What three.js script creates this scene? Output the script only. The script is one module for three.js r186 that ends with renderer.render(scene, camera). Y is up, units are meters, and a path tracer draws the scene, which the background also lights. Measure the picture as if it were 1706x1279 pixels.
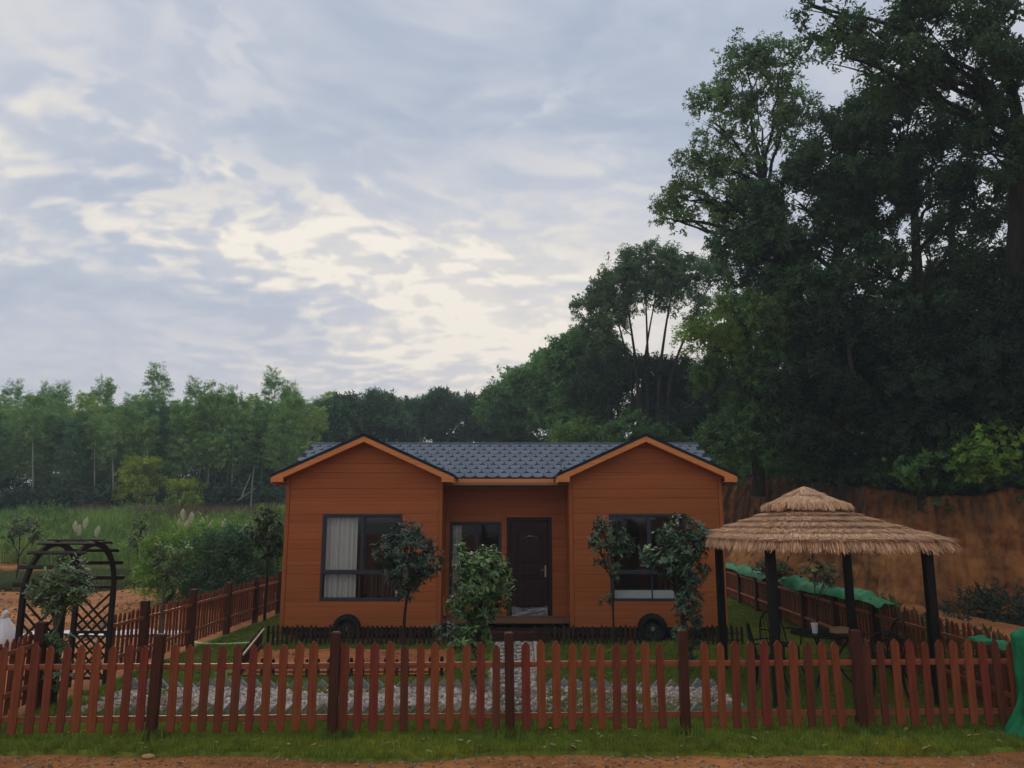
import * as THREE from 'three';
import { mergeGeometries } from 'three/addons/utils/BufferGeometryUtils.js';
import { RoundedBoxGeometry } from 'three/addons/geometries/RoundedBoxGeometry.js';

// ------------------------------------------------------------------ camera, exposure
const renderer = new THREE.WebGLRenderer({ antialias: true });
renderer.toneMapping = THREE.LinearToneMapping;
renderer.toneMappingExposure = 1.0;
renderer.shadowMap.enabled = true;
const scene = new THREE.Scene();
const EYE = 2.2, PITCH = 10.2 * Math.PI / 180, FPX = 1280;
const camera = new THREE.PerspectiveCamera(2 * Math.atan(639.5 / FPX) * 180 / Math.PI, 1706 / 1279, 0.1, 1200);
camera.position.set(0, EYE, 0);
camera.lookAt(0, EYE + Math.sin(PITCH), -Math.cos(PITCH));

// ------------------------------------------------------------------ random numbers and noise
function mulberry(a) { return () => { a |= 0; a = a + 0x6D2B79F5 | 0; let t = Math.imul(a ^ a >>> 15, 1 | a); t = t + Math.imul(t ^ t >>> 7, 61 | t) ^ t; return ((t ^ t >>> 14) >>> 0) / 4294967296; }; }
const hash3 = (x, y, z) => { let h = Math.imul(x, 374761393) ^ Math.imul(y, 668265263) ^ Math.imul(z, 2147483647 ^ 961748941); h = Math.imul(h ^ h >>> 13, 1274126177); return ((h ^ h >>> 16) >>> 0) / 4294967296; };
const sm = t => t * t * (3 - 2 * t), lerp = (a, b, t) => a + (b - a) * t, clamp = (x, a, b) => Math.min(b, Math.max(a, x));
const smooth = (a, b, x) => sm(clamp((x - a) / (b - a), 0, 1));
const mod = (a, n) => ((a % n) + n) % n;
function noise3(x, y, z, px = 0, py = 0) {               // value noise, -1..1, periodic in x and y when px, py are given
  const i = Math.floor(x), j = Math.floor(y), k = Math.floor(z), u = sm(x - i), v = sm(y - j), w = sm(z - k);
  const X = a => px ? mod(a, px) : a, Y = a => py ? mod(a, py) : a;
  const q = (c) => lerp(lerp(hash3(X(i), Y(j), c), hash3(X(i + 1), Y(j), c), u), lerp(hash3(X(i), Y(j + 1), c), hash3(X(i + 1), Y(j + 1), c), u), v);
  return lerp(q(k), q(k + 1), w) * 2 - 1;
}
function fbm(x, y, z = 0, oct = 4, px = 0, py = 0) { let s = 0, a = 0.5; for (let o = 0; o < oct; o++) { s += a * noise3(x, y, z + o * 17, px, py); x *= 2; y *= 2; px *= 2; py *= 2; a *= 0.5; } return s; }

// ------------------------------------------------------------------ sky: thin evening cloud, sunset glow behind the cabin
const SUN = [-12, 21];                                    // azimuth (0 is straight ahead), elevation in degrees
{
  const W = 3072, H = 1536, d = new Float32Array(W * H * 4);
  // cloud banks: azimuth, elevation, half width, half height (degrees), strength
  const banks = [[-33.5,21.8,2.7,1.0,0.90],[-30.6,24.5,4.9,0.9,0.80],[-33.9,17.3,2.7,0.7,0.90],[-27.8,20.4,2.7,1.2,0.70],[-23.3,19.4,4.9,1.4,0.90],[-17.1,20.4,5.4,2.0,0.90],[-19.5,17.8,5.8,1.3,0.80],[-10.8,20.5,4.9,2.2,0.60],[-7.1,17.2,7.6,3.1,0.80],[-2.4,13.3,5.4,2.5,0.65],[-13.4,18.4,4.9,1.2,0.70],[-2.5,19.9,6.3,2.2,0.50],[-13.2,12.0,5.4,1.0,0.50],[-9.2,11.3,5.8,1.2,0.45],[-21.8,23.4,1.6,0.5,0.70],[-32.6,25.9,4.0,2.2,0.35],[-19.7,28.5,2.7,2.0,0.35],[3.8,31.1,4.0,1.0,0.50],[-22.2,32.2,2.7,1.3,0.30],[7.0,26.1,2.7,2.0,0.35],[4.4,11.0,7.6,2.0,0.50],[-16.7,14.1,6.7,1.5,-0.90],[-31.7,20.6,4.0,1.6,-0.55],[-13.9,27.2,7.6,3.1,-0.40],[1.3,33.4,11.6,3.6,-0.35],[-0.6,16.4,3.6,0.5,-0.50],[-31.0,13.4,7.2,1.8,-0.30],[-4.4,25.0,7.2,2.2,-0.25],[-34.2,27.6,2.7,2.7,-0.20],[-0.1,10.6,3.1,0.8,-0.30],[10.9,28.7,5.4,6.7,-0.15]];
  const stops = [[0.0, [0.43, 0.495, 0.62]], [0.3, [0.545, 0.59, 0.685]], [0.5, [0.655, 0.67, 0.72]], [0.68, [0.765, 0.745, 0.73]], [0.85, [0.87, 0.825, 0.765]], [1.0, [0.975, 0.915, 0.82]]];
  const ramp = t => { t = clamp(t, 0, 1); for (let i = 1; i < stops.length; i++) if (t <= stops[i][0]) { const [a, A] = stops[i - 1], [b, B] = stops[i], f = (t - a) / (b - a); return [0, 1, 2].map(c => lerp(A[c], B[c], f)); } };
  for (let j = 0; j < H; j++) {
    const el = ((j + 0.5) / H - 0.5) * Math.PI;
    for (let i = 0; i < W; i++) {
      const o = (j * W + i) * 4; d[o + 3] = 1;
      if (el < -0.01) { d[o] = 0.30; d[o + 1] = 0.31; d[o + 2] = 0.33; continue; }
      const th = ((i + 0.5) / W - 0.5) * 2 * Math.PI;    // texture angle: atan2(z, x)
      const far = Math.abs(Math.atan2(Math.cos(th), -Math.sin(th))) > 0.9 || el > 0.9; if (far && (i & 1)) { for (let q = 0; q < 3; q++) d[o + q] = d[o + q - 4]; continue; }
      const e = Math.max(el, 0.01), x = Math.cos(e) * Math.cos(th), y = Math.sin(e), z = Math.cos(e) * Math.sin(th);
      const az = Math.atan2(x, -z) * 180 / Math.PI, ed = e * 180 / Math.PI, oct = far ? -1 : 2;
      const k = 1.6 / (y + 0.18), u = x * k, v = z * k;
      const w1 = fbm(u * 0.9 + 5, v * 0.9, 1, 4), w2 = fbm(u * 0.9 - 9, v * 0.9 + 4, 7, 4);
      const n = fbm(u * 1.3 + w1 * 1.1, v * 1.5 + w2 * 1.1, 3, 5), m = fbm(u * 3.6 + w1 * 2.2, v * 4.6 + w2 * 2.2, 9, 4 + oct), f = fbm(u * 11 + w1 * 4 + m * 1.2, v * 15 + w2 * 4, 19, 2 + oct);
      let t = 0.345 + n * 0.33 + m * 0.20 + f * 0.16, g = 0, h = 0;
      const ja = w1 * 5 + m * 5 + f * 1.6, je = w2 * 2.6 + m * 2.4 + f * 1.0;
      for (const [a, b, sa, sb, s] of banks) {
        let da = az + ja - a, db = ed + je - b; if (Math.abs(da) > 40) continue;
        db += da * 0.10;
        const q = (da / sa) ** 2 + (db / sb) ** 2; if (q < 16) { if (s > 0) g += s * Math.exp(-q * 0.45); else h += s * Math.exp(-q * 0.45); }
      }
      const q = clamp(0.36 + 1.3 * m + 2.2 * f + 0.2 * n, 0, 1);
      t += (1 - Math.exp(-g)) * (0.10 + 0.50 * q) + h * 0.22;
      const dq = ((az - SUN[0]) / 42) ** 2 + ((ed - 9) / 15) ** 2;            // the glow round the sunset
      t += 0.10 * Math.exp(-dq) + 0.27 * Math.exp(-(((az - 1) / 17) ** 2) - ((ed - 14) / 8) ** 2);
      const c = ramp(t), hz = Math.exp(-ed / 7) * Math.exp(-(((az + 4) / 35) ** 2));
      const up = smooth(38, 72, ed), gr = 0.45 * Math.max(up, smooth(50, 110, Math.abs(az))), lum = (c[0] + c[1] + c[2]) / 3, br = 1 + 0.30 * up;   // sky out of view greyed, and brightened overhead to add fill light below
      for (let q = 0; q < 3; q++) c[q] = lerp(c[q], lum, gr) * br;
      d[o] = lerp(c[0], 0.88, hz * 0.7); d[o + 1] = lerp(c[1], 0.74, hz * 0.7); d[o + 2] = lerp(c[2], 0.68, hz * 0.7);
    }
  }
  const sky = new THREE.DataTexture(d, W, H, THREE.RGBAFormat, THREE.FloatType);
  sky.mapping = THREE.EquirectangularReflectionMapping; sky.magFilter = THREE.LinearFilter; sky.minFilter = THREE.LinearFilter; sky.needsUpdate = true;
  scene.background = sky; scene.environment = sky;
}
const sun = new THREE.DirectionalLight(new THREE.Color(1.0, 0.86, 0.68), 1.2);
{ const a = SUN[0] * Math.PI / 180, e = SUN[1] * Math.PI / 180; sun.position.set(Math.sin(a) * Math.cos(e) * 120, Math.sin(e) * 120, -Math.cos(a) * Math.cos(e) * 120); }
sun.castShadow = true; sun.shadow.radius = 60; sun.shadow.mapSize.set(4096, 4096);
Object.assign(sun.shadow.camera, { left: -70, right: 70, top: 70, bottom: -70, near: 1, far: 260 });
scene.add(sun, sun.target);
scene.fog = new THREE.FogExp2(new THREE.Color(0.74, 0.89, 1.0), 0.0015);

// ------------------------------------------------------------------ helpers: names, things, parts
const taken = new Map();
function numbered(name) { const n = taken.get(name) ?? 0; taken.set(name, n + 1); return n ? `${name}_${String(n).padStart(3, '0')}` : name; }
function tag(o, label, category, group, kind) { if (label) o.userData.label = label; if (category) o.userData.category = category; if (group) o.userData.group = group; if (kind) o.userData.kind = kind; return o; }
function thing(name, label, category, [x, y, z] = [0, 0, 0], turn = 0, group) {
  const o = new THREE.Group(); o.name = numbered(name); o.position.set(x, y, z); o.rotation.y = turn; scene.add(o); return tag(o, label, category, group);
}
function mesh(name, g, m, parent) { const o = new THREE.Mesh(g, m); o.castShadow = o.receiveShadow = true; o.name = parent ? name : numbered(name); (parent || scene).add(o); return o; }
function part(name, g, m, parent) {                     // numbers repeats under one parent
  const n = parent.userData._n ??= {}; const k = n[name] ?? 0; n[name] = k + 1;
  return mesh(k ? `${name}_${String(k).padStart(3, '0')}` : name, g, m, parent);
}
function dup(root, [x, y, z], turn, label, scale = 1) { const r = root.clone(); r.name = numbered(root.name.replace(/_\d+$/, '')); r.position.set(x, y, z); r.rotation.set(0, turn, 0); r.scale.setScalar(scale); r.userData = { ...root.userData }; if (label) r.userData.label = label; scene.add(r); return r; }
const merge = gs => mergeGeometries(gs.map(g => { const q = g.index ? g.toNonIndexed() : g; for (const k of Object.keys(q.attributes)) if (!['position', 'normal', 'uv', 'color'].includes(k)) q.deleteAttribute(k); return q; }), false);
const V = (x, y, z) => new THREE.Vector3(x, y, z);
function along(g, axis, s = 1) {                        // uv in metres: u along the grain
  const p = g.attributes.position, uv = new Float32Array(p.count * 2), o = ['x', 'y', 'z'].filter(a => a !== axis);
  const get = { x: i => p.getX(i), y: i => p.getY(i), z: i => p.getZ(i) };
  for (let i = 0; i < p.count; i++) { uv[2 * i] = get[axis](i) * s; uv[2 * i + 1] = (get[o[0]](i) + get[o[1]](i) * 1.003) * s; }
  g.setAttribute('uv', new THREE.BufferAttribute(uv, 2)); return g;
}
function box(w, h, d, x = 0, y = 0, z = 0, axis = 'x') { return along(new THREE.BoxGeometry(w, h, d).translate(x, y, z), axis); }
function rbox(w, h, d, r, x = 0, y = 0, z = 0, axis = 'x') { return along(new RoundedBoxGeometry(w, h, d, 1, r).translate(x, y, z), axis); }
function extr(pts, depth, bev = 0.004, axis = 'x') {    // polygon in xy, its front face at z = depth + bev
  const s = new THREE.Shape(pts.map(p => new THREE.Vector2(p[0], p[1])));
  const g = new THREE.ExtrudeGeometry(s, { depth, bevelEnabled: bev > 0, bevelThickness: bev, bevelSize: bev, bevelOffset: -bev, bevelSegments: 1, steps: 1 });
  return along(g, axis);
}
function tube(pts, r0, r1, seg = 6, close = true) {     // tapered tube through points
  const n = pts.length, pos = [], nor = [], uv = [], idx = []; let L = 0;
  let ref = V(0.31, 0.12, 0.94);
  for (let i = 0; i < n; i++) {
    const t = pts[Math.min(i + 1, n - 1)].clone().sub(pts[Math.max(i - 1, 0)]).normalize();
    if (Math.abs(t.dot(ref)) > 0.95) ref = V(0.9, 0.1, -0.2);
    const a = ref.clone().cross(t).normalize(), b = t.clone().cross(a), r = lerp(r0, r1, i / (n - 1));
    if (i) L += pts[i].distanceTo(pts[i - 1]);
    for (let k = 0; k <= seg; k++) {
      const q = k / seg * 2 * Math.PI, nn = a.clone().multiplyScalar(Math.cos(q)).addScaledVector(b, Math.sin(q));
      pos.push(pts[i].x + nn.x * r, pts[i].y + nn.y * r, pts[i].z + nn.z * r); nor.push(nn.x, nn.y, nn.z); uv.push(L, k / seg * 2 * Math.PI * Math.max(r0, 0.02));
    }
    if (i) for (let k = 0; k < seg; k++) { const A = (i - 1) * (seg + 1) + k, B = A + seg + 1; idx.push(A, A + 1, B, B, A + 1, B + 1); }
  }
  if (close) for (const i of [0, n - 1]) { const c = pos.length / 3; pos.push(pts[i].x, pts[i].y, pts[i].z); const t = pts[Math.min(i + 1, n - 1)].clone().sub(pts[Math.max(i - 1, 0)]).normalize().multiplyScalar(i ? 1 : -1); nor.push(t.x, t.y, t.z); uv.push(0, 0); for (let k = 0; k < seg; k++) { const A = i * (seg + 1) + k; i ? idx.push(A, A + 1, c) : idx.push(A + 1, A, c); } }
  const g = new THREE.BufferGeometry();
  g.setAttribute('position', new THREE.Float32BufferAttribute(pos, 3)); g.setAttribute('normal', new THREE.Float32BufferAttribute(nor, 3)); g.setAttribute('uv', new THREE.Float32BufferAttribute(uv, 2)); g.setIndex(idx); return g;
}
function curve(pts, n) { return new THREE.CatmullRomCurve3(pts).getPoints(n); }
function grid(nu, nv, fn, colFn) {                      // fn(u, v) -> [x, y, z, tu, tv]
  const pos = [], uv = [], idx = [], col = [];
  for (let j = 0; j <= nv; j++) for (let i = 0; i <= nu; i++) { const p = fn(i / nu, j / nv, i, j); pos.push(p[0], p[1], p[2]); uv.push(p[3] ?? p[0], p[4] ?? p[2]); if (colFn) col.push(...colFn(p, i / nu, j / nv)); }
  for (let j = 0; j < nv; j++) for (let i = 0; i < nu; i++) { const a = j * (nu + 1) + i, b = a + nu + 1; idx.push(a, a + 1, b, b, a + 1, b + 1); }
  const g = new THREE.BufferGeometry(); g.setAttribute('position', new THREE.Float32BufferAttribute(pos, 3)); g.setAttribute('uv', new THREE.Float32BufferAttribute(uv, 2));
  if (colFn) g.setAttribute('color', new THREE.Float32BufferAttribute(col, 3));
  g.setIndex(idx); g.computeVertexNormals(); return g;
}
function tri(pos, col) { const g = new THREE.BufferGeometry(); g.setAttribute('position', new THREE.Float32BufferAttribute(pos, 3)); g.setAttribute('uv', new THREE.Float32BufferAttribute(new Float32Array(pos.length / 3 * 2), 2)); if (col) g.setAttribute('color', new THREE.Float32BufferAttribute(col, 3)); g.computeVertexNormals(); return g; }
// a point of the world from where it shows in the photograph and how far it stands (1706 x 1279 pixels, distance ahead in metres)
function at(px, py, D) { const u = (px - 853) / FPX, v = (639.5 - py) / FPX, c = Math.cos(PITCH), s = Math.sin(PITCH), t = D / (c - v * s); return V(u * t, EYE + (v * c + s) * t, -D); }

// ------------------------------------------------------------------ textures (tiling, linear values that multiply the base colour)
function tex(W, H, fn, rep = [1, 1], srgb = false) {
  const d = new Uint8Array(W * H * 4);
  for (let j = 0; j < H; j++) for (let i = 0; i < W; i++) { const c = fn(i / W, j / H), o = (j * W + i) * 4; const a = Array.isArray(c) ? c : [c, c, c]; for (let k = 0; k < 3; k++) d[o + k] = clamp(a[k], 0, 1) * 255; d[o + 3] = 255; }
  const t = new THREE.DataTexture(d, W, H); t.wrapS = t.wrapT = THREE.RepeatWrapping; t.magFilter = THREE.LinearFilter; t.minFilter = THREE.LinearFilter; t.repeat.set(...rep); if (srgb) t.colorSpace = THREE.SRGBColorSpace; t.needsUpdate = true; return t;
}
const grain = (u, v) => { const w = fbm(u * 3, v * 4, 2, 3, 3, 4); const a = fbm(u * 4 + w * 0.0, v * 48, 5, 3, 4, 48), b = fbm(u * 2, v * 12, 8, 3, 2, 12), c = fbm(u * 16, v * 128, 11, 2, 16, 128); return { a, b, c, w }; };
const T = {};
T.wood = tex(512, 512, (u, v) => { const g = grain(u, v), k = Math.max(0, fbm(u * 5, v * 9, 31, 4, 5, 9) - 0.18); return 0.78 + g.a * 0.34 + g.b * 0.36 + g.c * 0.2 + k * 0.5; }, [0.8, 2.2]);
T.woodBump = tex(512, 512, (u, v) => { const g = grain(u, v); return 0.5 + g.a * 0.5 + g.c * 0.4; }, [0.8, 2.2]);
T.siding = tex(512, 512, (u, v) => { const g = grain(u, v); return 0.86 + g.a * 0.22 + g.b * 0.10 + g.c * 0.18 + g.w * 0.05; }, [0.35, 2.6]);
T.dirt = tex(512, 512, (u, v) => { const a = fbm(u * 4, v * 4, 1, 6, 4, 4), b = fbm(u * 32, v * 32, 4, 3, 32, 32), s = 0.74 + a * 0.35 + b * 0.34; return [s * 1.02, s * (0.97 + a * 0.07), s * (0.93 + a * 0.1)]; }, [0.4, 0.4]);
T.dirtBump = tex(512, 512, (u, v) => 0.5 + fbm(u * 8, v * 8, 1, 6, 8, 8) * 0.5 + fbm(u * 64, v * 64, 3, 2, 64, 64) * 0.25, [0.4, 0.4]);
T.soil = tex(512, 512, (u, v) => { const a = fbm(u * 3, v * 6, 1, 6, 3, 6), b = fbm(u * 40, v * 24, 4, 3, 40, 24), c = fbm(u * 24, v * 2, 9, 3, 24, 2); const s = 0.68 + a * 0.42 + b * 0.38 + c * 0.36; return [s, s * (0.96 + a * 0.12), s * (0.9 + a * 0.2)]; }, [0.25, 0.3]);
T.lawn = tex(512, 512, (u, v) => { const a = fbm(u * 3, v * 3, 1, 6, 3, 3), b = fbm(u * 64, v * 64, 4, 2, 64, 64), s = 0.72 + a * 0.3 + b * 0.4; return [s * (1 + a * 0.35), s, s * (0.92 - a * 0.2)]; }, [0.35, 0.35]);
T.bark = tex(256, 256, (u, v) => 0.7 + fbm(u * 3, v * 10, 3, 4, 3, 10) * 0.5 + fbm(u * 16, v * 40, 5, 2, 16, 40) * 0.3, [0.7, 2]);
T.stone = tex(256, 256, (u, v) => 0.76 + fbm(u * 4, v * 4, 3, 5, 4, 4) * 0.42 + fbm(u * 40, v * 40, 5, 2, 40, 40) * 0.3, [1.5, 1.5]);
T.granule = tex(512, 512, (u, v) => { const a = fbm(u * 5, v * 5, 3, 4, 5, 5), b = fbm(u * 90, v * 90, 5, 2, 90, 90); return 0.74 + a * 0.24 + b * 0.46; }, [1, 1]);
T.weave = tex(512, 512, (u, v) => { const a = Math.sin(u * Math.PI * 2 * 64) * Math.sin(v * Math.PI * 2 * 64), k = fbm(u * 6, v * 6, 2, 5, 6, 6), s = 0.74 + a * 0.2 + k * 0.4; return [s * (1 + Math.max(0, k) * 1.2), s, s]; }, [1.2, 1.2]);
const rep = (t, a, b) => { const c = t.clone(); c.repeat.set(a, b); c.needsUpdate = true; return c; };

const C = (r, g, b) => new THREE.Color().setRGB(r, g, b);
function mat(c, o = {}) { return new THREE.MeshPhysicalMaterial({ color: C(...c), roughness: 0.8, side: THREE.DoubleSide, specularIntensity: (o.transmission ?? 0) > 0.8 ? 1 : 0.4, ...o }); }
const M = {
  siding: [[0.455, 0.126, 0.034], [0.435, 0.119, 0.031], [0.475, 0.133, 0.036], [0.42, 0.114, 0.03]].map(c => mat(c, { map: T.siding, bumpMap: T.woodBump, bumpScale: 0.0012, roughness: 0.55 })),
  wallBack: mat([0.48, 0.13, 0.036], { roughness: 0.9 }),
  fascia: mat([0.82, 0.29, 0.09], { map: T.siding, roughness: 0.5, bumpMap: T.woodBump, bumpScale: 0.0008 }),
  soffit: mat([0.45, 0.14, 0.05], { roughness: 0.7 }),
  picket: [[0.25, 0.062, 0.023], [0.20, 0.048, 0.021], [0.29, 0.080, 0.027], [0.14, 0.040, 0.019], [0.23, 0.043, 0.025], [0.27, 0.070, 0.025], [0.18, 0.052, 0.022]].map(c => mat(c, { map: T.wood, bumpMap: T.woodBump, bumpScale: 0.0015, roughness: 0.6 })),
  rail: mat([0.32, 0.085, 0.034], { map: T.wood, specularIntensity: 1, roughness: 0.34, bumpMap: T.woodBump, bumpScale: 0.001 }),
  post: mat([0.085, 0.026, 0.014], { map: T.wood, roughness: 0.65, bumpMap: T.woodBump, bumpScale: 0.002 }),
  dark: mat([0.028, 0.016, 0.012], { map: T.wood, roughness: 0.6, bumpMap: T.woodBump, bumpScale: 0.001 }),
  black: mat([0.012, 0.010, 0.009], { map: T.wood, roughness: 0.55, bumpMap: T.woodBump, bumpScale: 0.001 }),
  lowFence: mat([0.06, 0.025, 0.015], { map: T.wood, roughness: 0.6 }),
  frame: mat([0.045, 0.05, 0.068], { roughness: 0.42, metalness: 0.2 }),
  glass: mat([0.92, 0.95, 0.96], { transmission: 1, roughness: 0.02, thickness: 0, ior: 1.5 }),
  inside: mat([0.26, 0.17, 0.11], { roughness: 0.85 }), insideFloor: mat([0.18, 0.09, 0.05], { roughness: 0.6 }),
  curtain: mat([0.80, 0.78, 0.74], { roughness: 0.95, transmission: 0.3, thickness: 0 }),
  curtainDark: mat([0.11, 0.06, 0.05], { roughness: 0.95 }),
  door: mat([0.036, 0.014, 0.012], { roughness: 0.36, map: T.wood, bumpMap: T.woodBump, bumpScale: 0.0006 }),
  metal: mat([0.45, 0.42, 0.36], { roughness: 0.35, metalness: 0.9 }), steel: mat([0.02, 0.02, 0.022], { roughness: 0.45, metalness: 0.5 }),
  rubber: mat([0.012, 0.012, 0.013], { roughness: 0.8 }), rim: mat([0.06, 0.06, 0.062], { roughness: 0.45, metalness: 0.8 }),
  film: mat([0.9, 0.92, 0.95], { transmission: 0.85, roughness: 0.16, thickness: 0 }),
  shingle: [[0.19, 0.235, 0.295], [0.17, 0.21, 0.27], [0.205, 0.25, 0.31], [0.18, 0.225, 0.28]].map(c => mat(c, { map: T.granule, bumpMap: T.granule, bumpScale: 0.002, roughness: 0.9 })),
  roofDeck: mat([0.028, 0.034, 0.045], { map: T.granule, roughness: 0.95 }),
  dirt: mat([0.50, 0.20, 0.065], { map: T.dirt, bumpMap: T.dirtBump, bumpScale: 0.03, roughness: 0.95, vertexColors: true }),
  lawn: mat([0.15, 0.19, 0.028], { map: T.lawn, bumpMap: T.dirtBump, bumpScale: 0.02, roughness: 0.95 }),
  bank: mat([0.42, 0.185, 0.064], { map: T.soil, bumpMap: T.soil, bumpScale: 0.05, roughness: 0.97, vertexColors: true }),
  hill: mat([0.055, 0.045, 0.024], { map: T.dirt, roughness: 0.97 }),
  bark: mat([0.05, 0.04, 0.03], { map: T.bark, bumpMap: T.bark, bumpScale: 0.01, roughness: 0.95 }), barkPale: mat([0.20, 0.17, 0.13], { map: T.bark, bumpMap: T.bark, bumpScale: 0.004, roughness: 0.9 }),
  culm: mat([0.20, 0.23, 0.13], { roughness: 0.55, map: T.bark }), culmPale: mat([0.42, 0.42, 0.34], { roughness: 0.6, map: T.bark }),
  leaf: mat([1, 1, 1], { roughness: 0.8, transmission: 0.35, thickness: 0, specularIntensity: 0.3 }), leafV: mat([1, 1, 1], { roughness: 0.42, vertexColors: true, transmission: 0.25, thickness: 0, specularIntensity: 1 }),
  grass: mat([1, 1, 1], { roughness: 0.85, transmission: 0.3, thickness: 0, specularIntensity: 0.3 }),
  stone: mat([0.31, 0.275, 0.22], { map: T.stone, bumpMap: T.stone, bumpScale: 0.006, roughness: 0.9 }), stoneB: mat([0.29, 0.29, 0.275], { map: T.stone, bumpMap: T.stone, bumpScale: 0.006, roughness: 0.9 }), stonePale: mat([0.55, 0.52, 0.48], { map: T.stone, bumpMap: T.stone, bumpScale: 0.006, roughness: 0.9 }),
  slab: mat([0.13, 0.12, 0.11], { map: T.stone, bumpMap: T.stone, bumpScale: 0.004, roughness: 0.85 }),
  gravelBed: mat([0.34, 0.29, 0.25], { map: T.stone, bumpMap: T.stone, bumpScale: 0.02, roughness: 0.9 }), pebble: mat([0.95, 0.95, 0.95], { map: T.stone, roughness: 0.75 }),
  thatch: mat([1, 1, 1], { vertexColors: true, roughness: 0.9 }), thatchCore: mat([0.62, 0.38, 0.22], { roughness: 1 }),
  net: mat([0.018, 0.34, 0.135], { map: T.weave, bumpMap: T.weave, bumpScale: 0.002, roughness: 0.7, transmission: 0.25, thickness: 0 }),
  white: mat([0.72, 0.72, 0.73], { roughness: 0.6 }), orange: mat([0.75, 0.25, 0.03], { roughness: 0.5 }), handle: mat([0.62, 0.27, 0.11], { map: T.wood, roughness: 0.5 }), cream: mat([0.66, 0.58, 0.44], { map: T.wood, roughness: 0.55 }), hose: mat([0.55, 0.68, 0.28], { roughness: 0.4 }), tan: mat([0.42, 0.27, 0.14], { roughness: 0.8 }),
  plume: mat([0.80, 0.74, 0.60], { roughness: 0.95, transmission: 0.25, thickness: 0 }),
};

// ------------------------------------------------------------------ the lie of the land
function terrain(x, D) { let y = 0; if (D > 34) y += 0.15 * (Math.min(D, 50) - 34) * smooth(33, 40, D) + 0.05 * Math.max(0, Math.min(D, 100) - 50); y += smooth(24, 40, D) * (fbm(x * 0.11, D * 0.11, 3, 3) * 0.5 + 0.12); return y; }
const bankLine = new THREE.CatmullRomCurve3([[-3, 47, 0.2], [2, 41, 2.0], [5.5, 35.5, 3.2], [8.5, 30.9, 3.7], [9.4, 26.6, 3.5], [11.2, 22.9, 3.2], [13.8, 21.2, 3.1], [18, 19.4, 3.2], [22, 15, 3.4], [24.5, 8, 3.5], [26, -2, 3.4], [27, -22, 3]].map(p => V(p[0], p[2], p[1])), false, 'centripetal');
const NS = 260, bankPts = bankLine.getSpacedPoints(NS), bankN = bankPts.map((p, i) => { const a = bankPts[Math.max(i - 2, 0)], b = bankPts[Math.min(i + 2, NS)], x = b.x - a.x, z = b.z - a.z, l = Math.hypot(x, z); return [-z / l, x / l]; });
function bankPoint(i, t) {                              // t: 0 foot, 1 top
  const p = bankPts[i], n = bankN[i], s = i * 0.33, h = p.y + fbm(s * 0.7, 3, 1, 4) * 0.45;
  const y = t * h - 0.15 * (1 - t), slump = fbm(s * 0.25, t * 0.8, 11, 3);
  const off = -1.25 * Math.pow(1 - t, 2.2) * (1 + slump) + fbm(s * 1.1, y * 0.5, 5, 5) * 0.75 + Math.abs(fbm(s * 2.6, y * 0.35, 21, 3)) * 0.55 + fbm(s * 6, y * 5, 31, 3) * 0.14;
  return [p.x + n[0] * off, y, p.z + n[1] * off];
}
const NB = 44;
const bankGeo = grid(NS, NB, (u, v, i, j) => { const q = bankPoint(i, j / NB); return [q[0], q[1], -q[2], i * 0.33, q[1]]; },
  (p, u, v) => { const s = u * NS * 0.33, a = fbm(s * 0.5, p[1] * 1.1, 41, 4), b = fbm(s * 2.2, p[1] * 0.5, 51, 4), k = 0.86 + a * 0.4 + b * 0.5; return [k, k * (0.96 + a * 0.2), k * (0.92 + a * 0.32)]; });
const bank = tag(mesh('earth_bank', bankGeo, M.bank), 'cut bank of bare orange earth at the foot of the wooded slope', 'earth bank', null, 'structure');
const hillRows = [-0.05, 0.5, 1.2, 2.2, 4, 7, 11, 17, 26, 40, 60, 90];
const hillPt = [];
const hillGeo = grid(NS, hillRows.length - 1, (u, v, i, j) => {
  const q = bankPoint(i, 1), n = bankN[i], d = hillRows[j], k = clamp(bankPts[i].y / 3.2, 0.1, 1.1);
  const x = q[0] + n[0] * d, D = q[2] + n[1] * d, y = q[1] - 0.02 + k * (0.20 * d * (d < 26 ? 1 : 26 / d * (1 + Math.log(d / 26)))) + fbm(x * 0.3, D * 0.3, 61, 4) * 0.35 * Math.min(1, d * 0.4);
  hillPt.push([x, D, y]); return [x, y, -D, x, D];
});
tag(mesh('hill', hillGeo, M.hill), 'dark wooded hillside rising above the earth bank', 'hillside', null, 'structure');
function hillY(x, D) { let best = 1e9, y = 0; for (const p of hillPt) { const q = (p[0] - x) ** 2 + (p[1] - D) ** 2; if (q < best) { best = q; y = p[2]; } } return Math.max(best < 60 ? y : 0, terrain(x, D)); }
const BANK_AT = (px) => 0;

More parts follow.
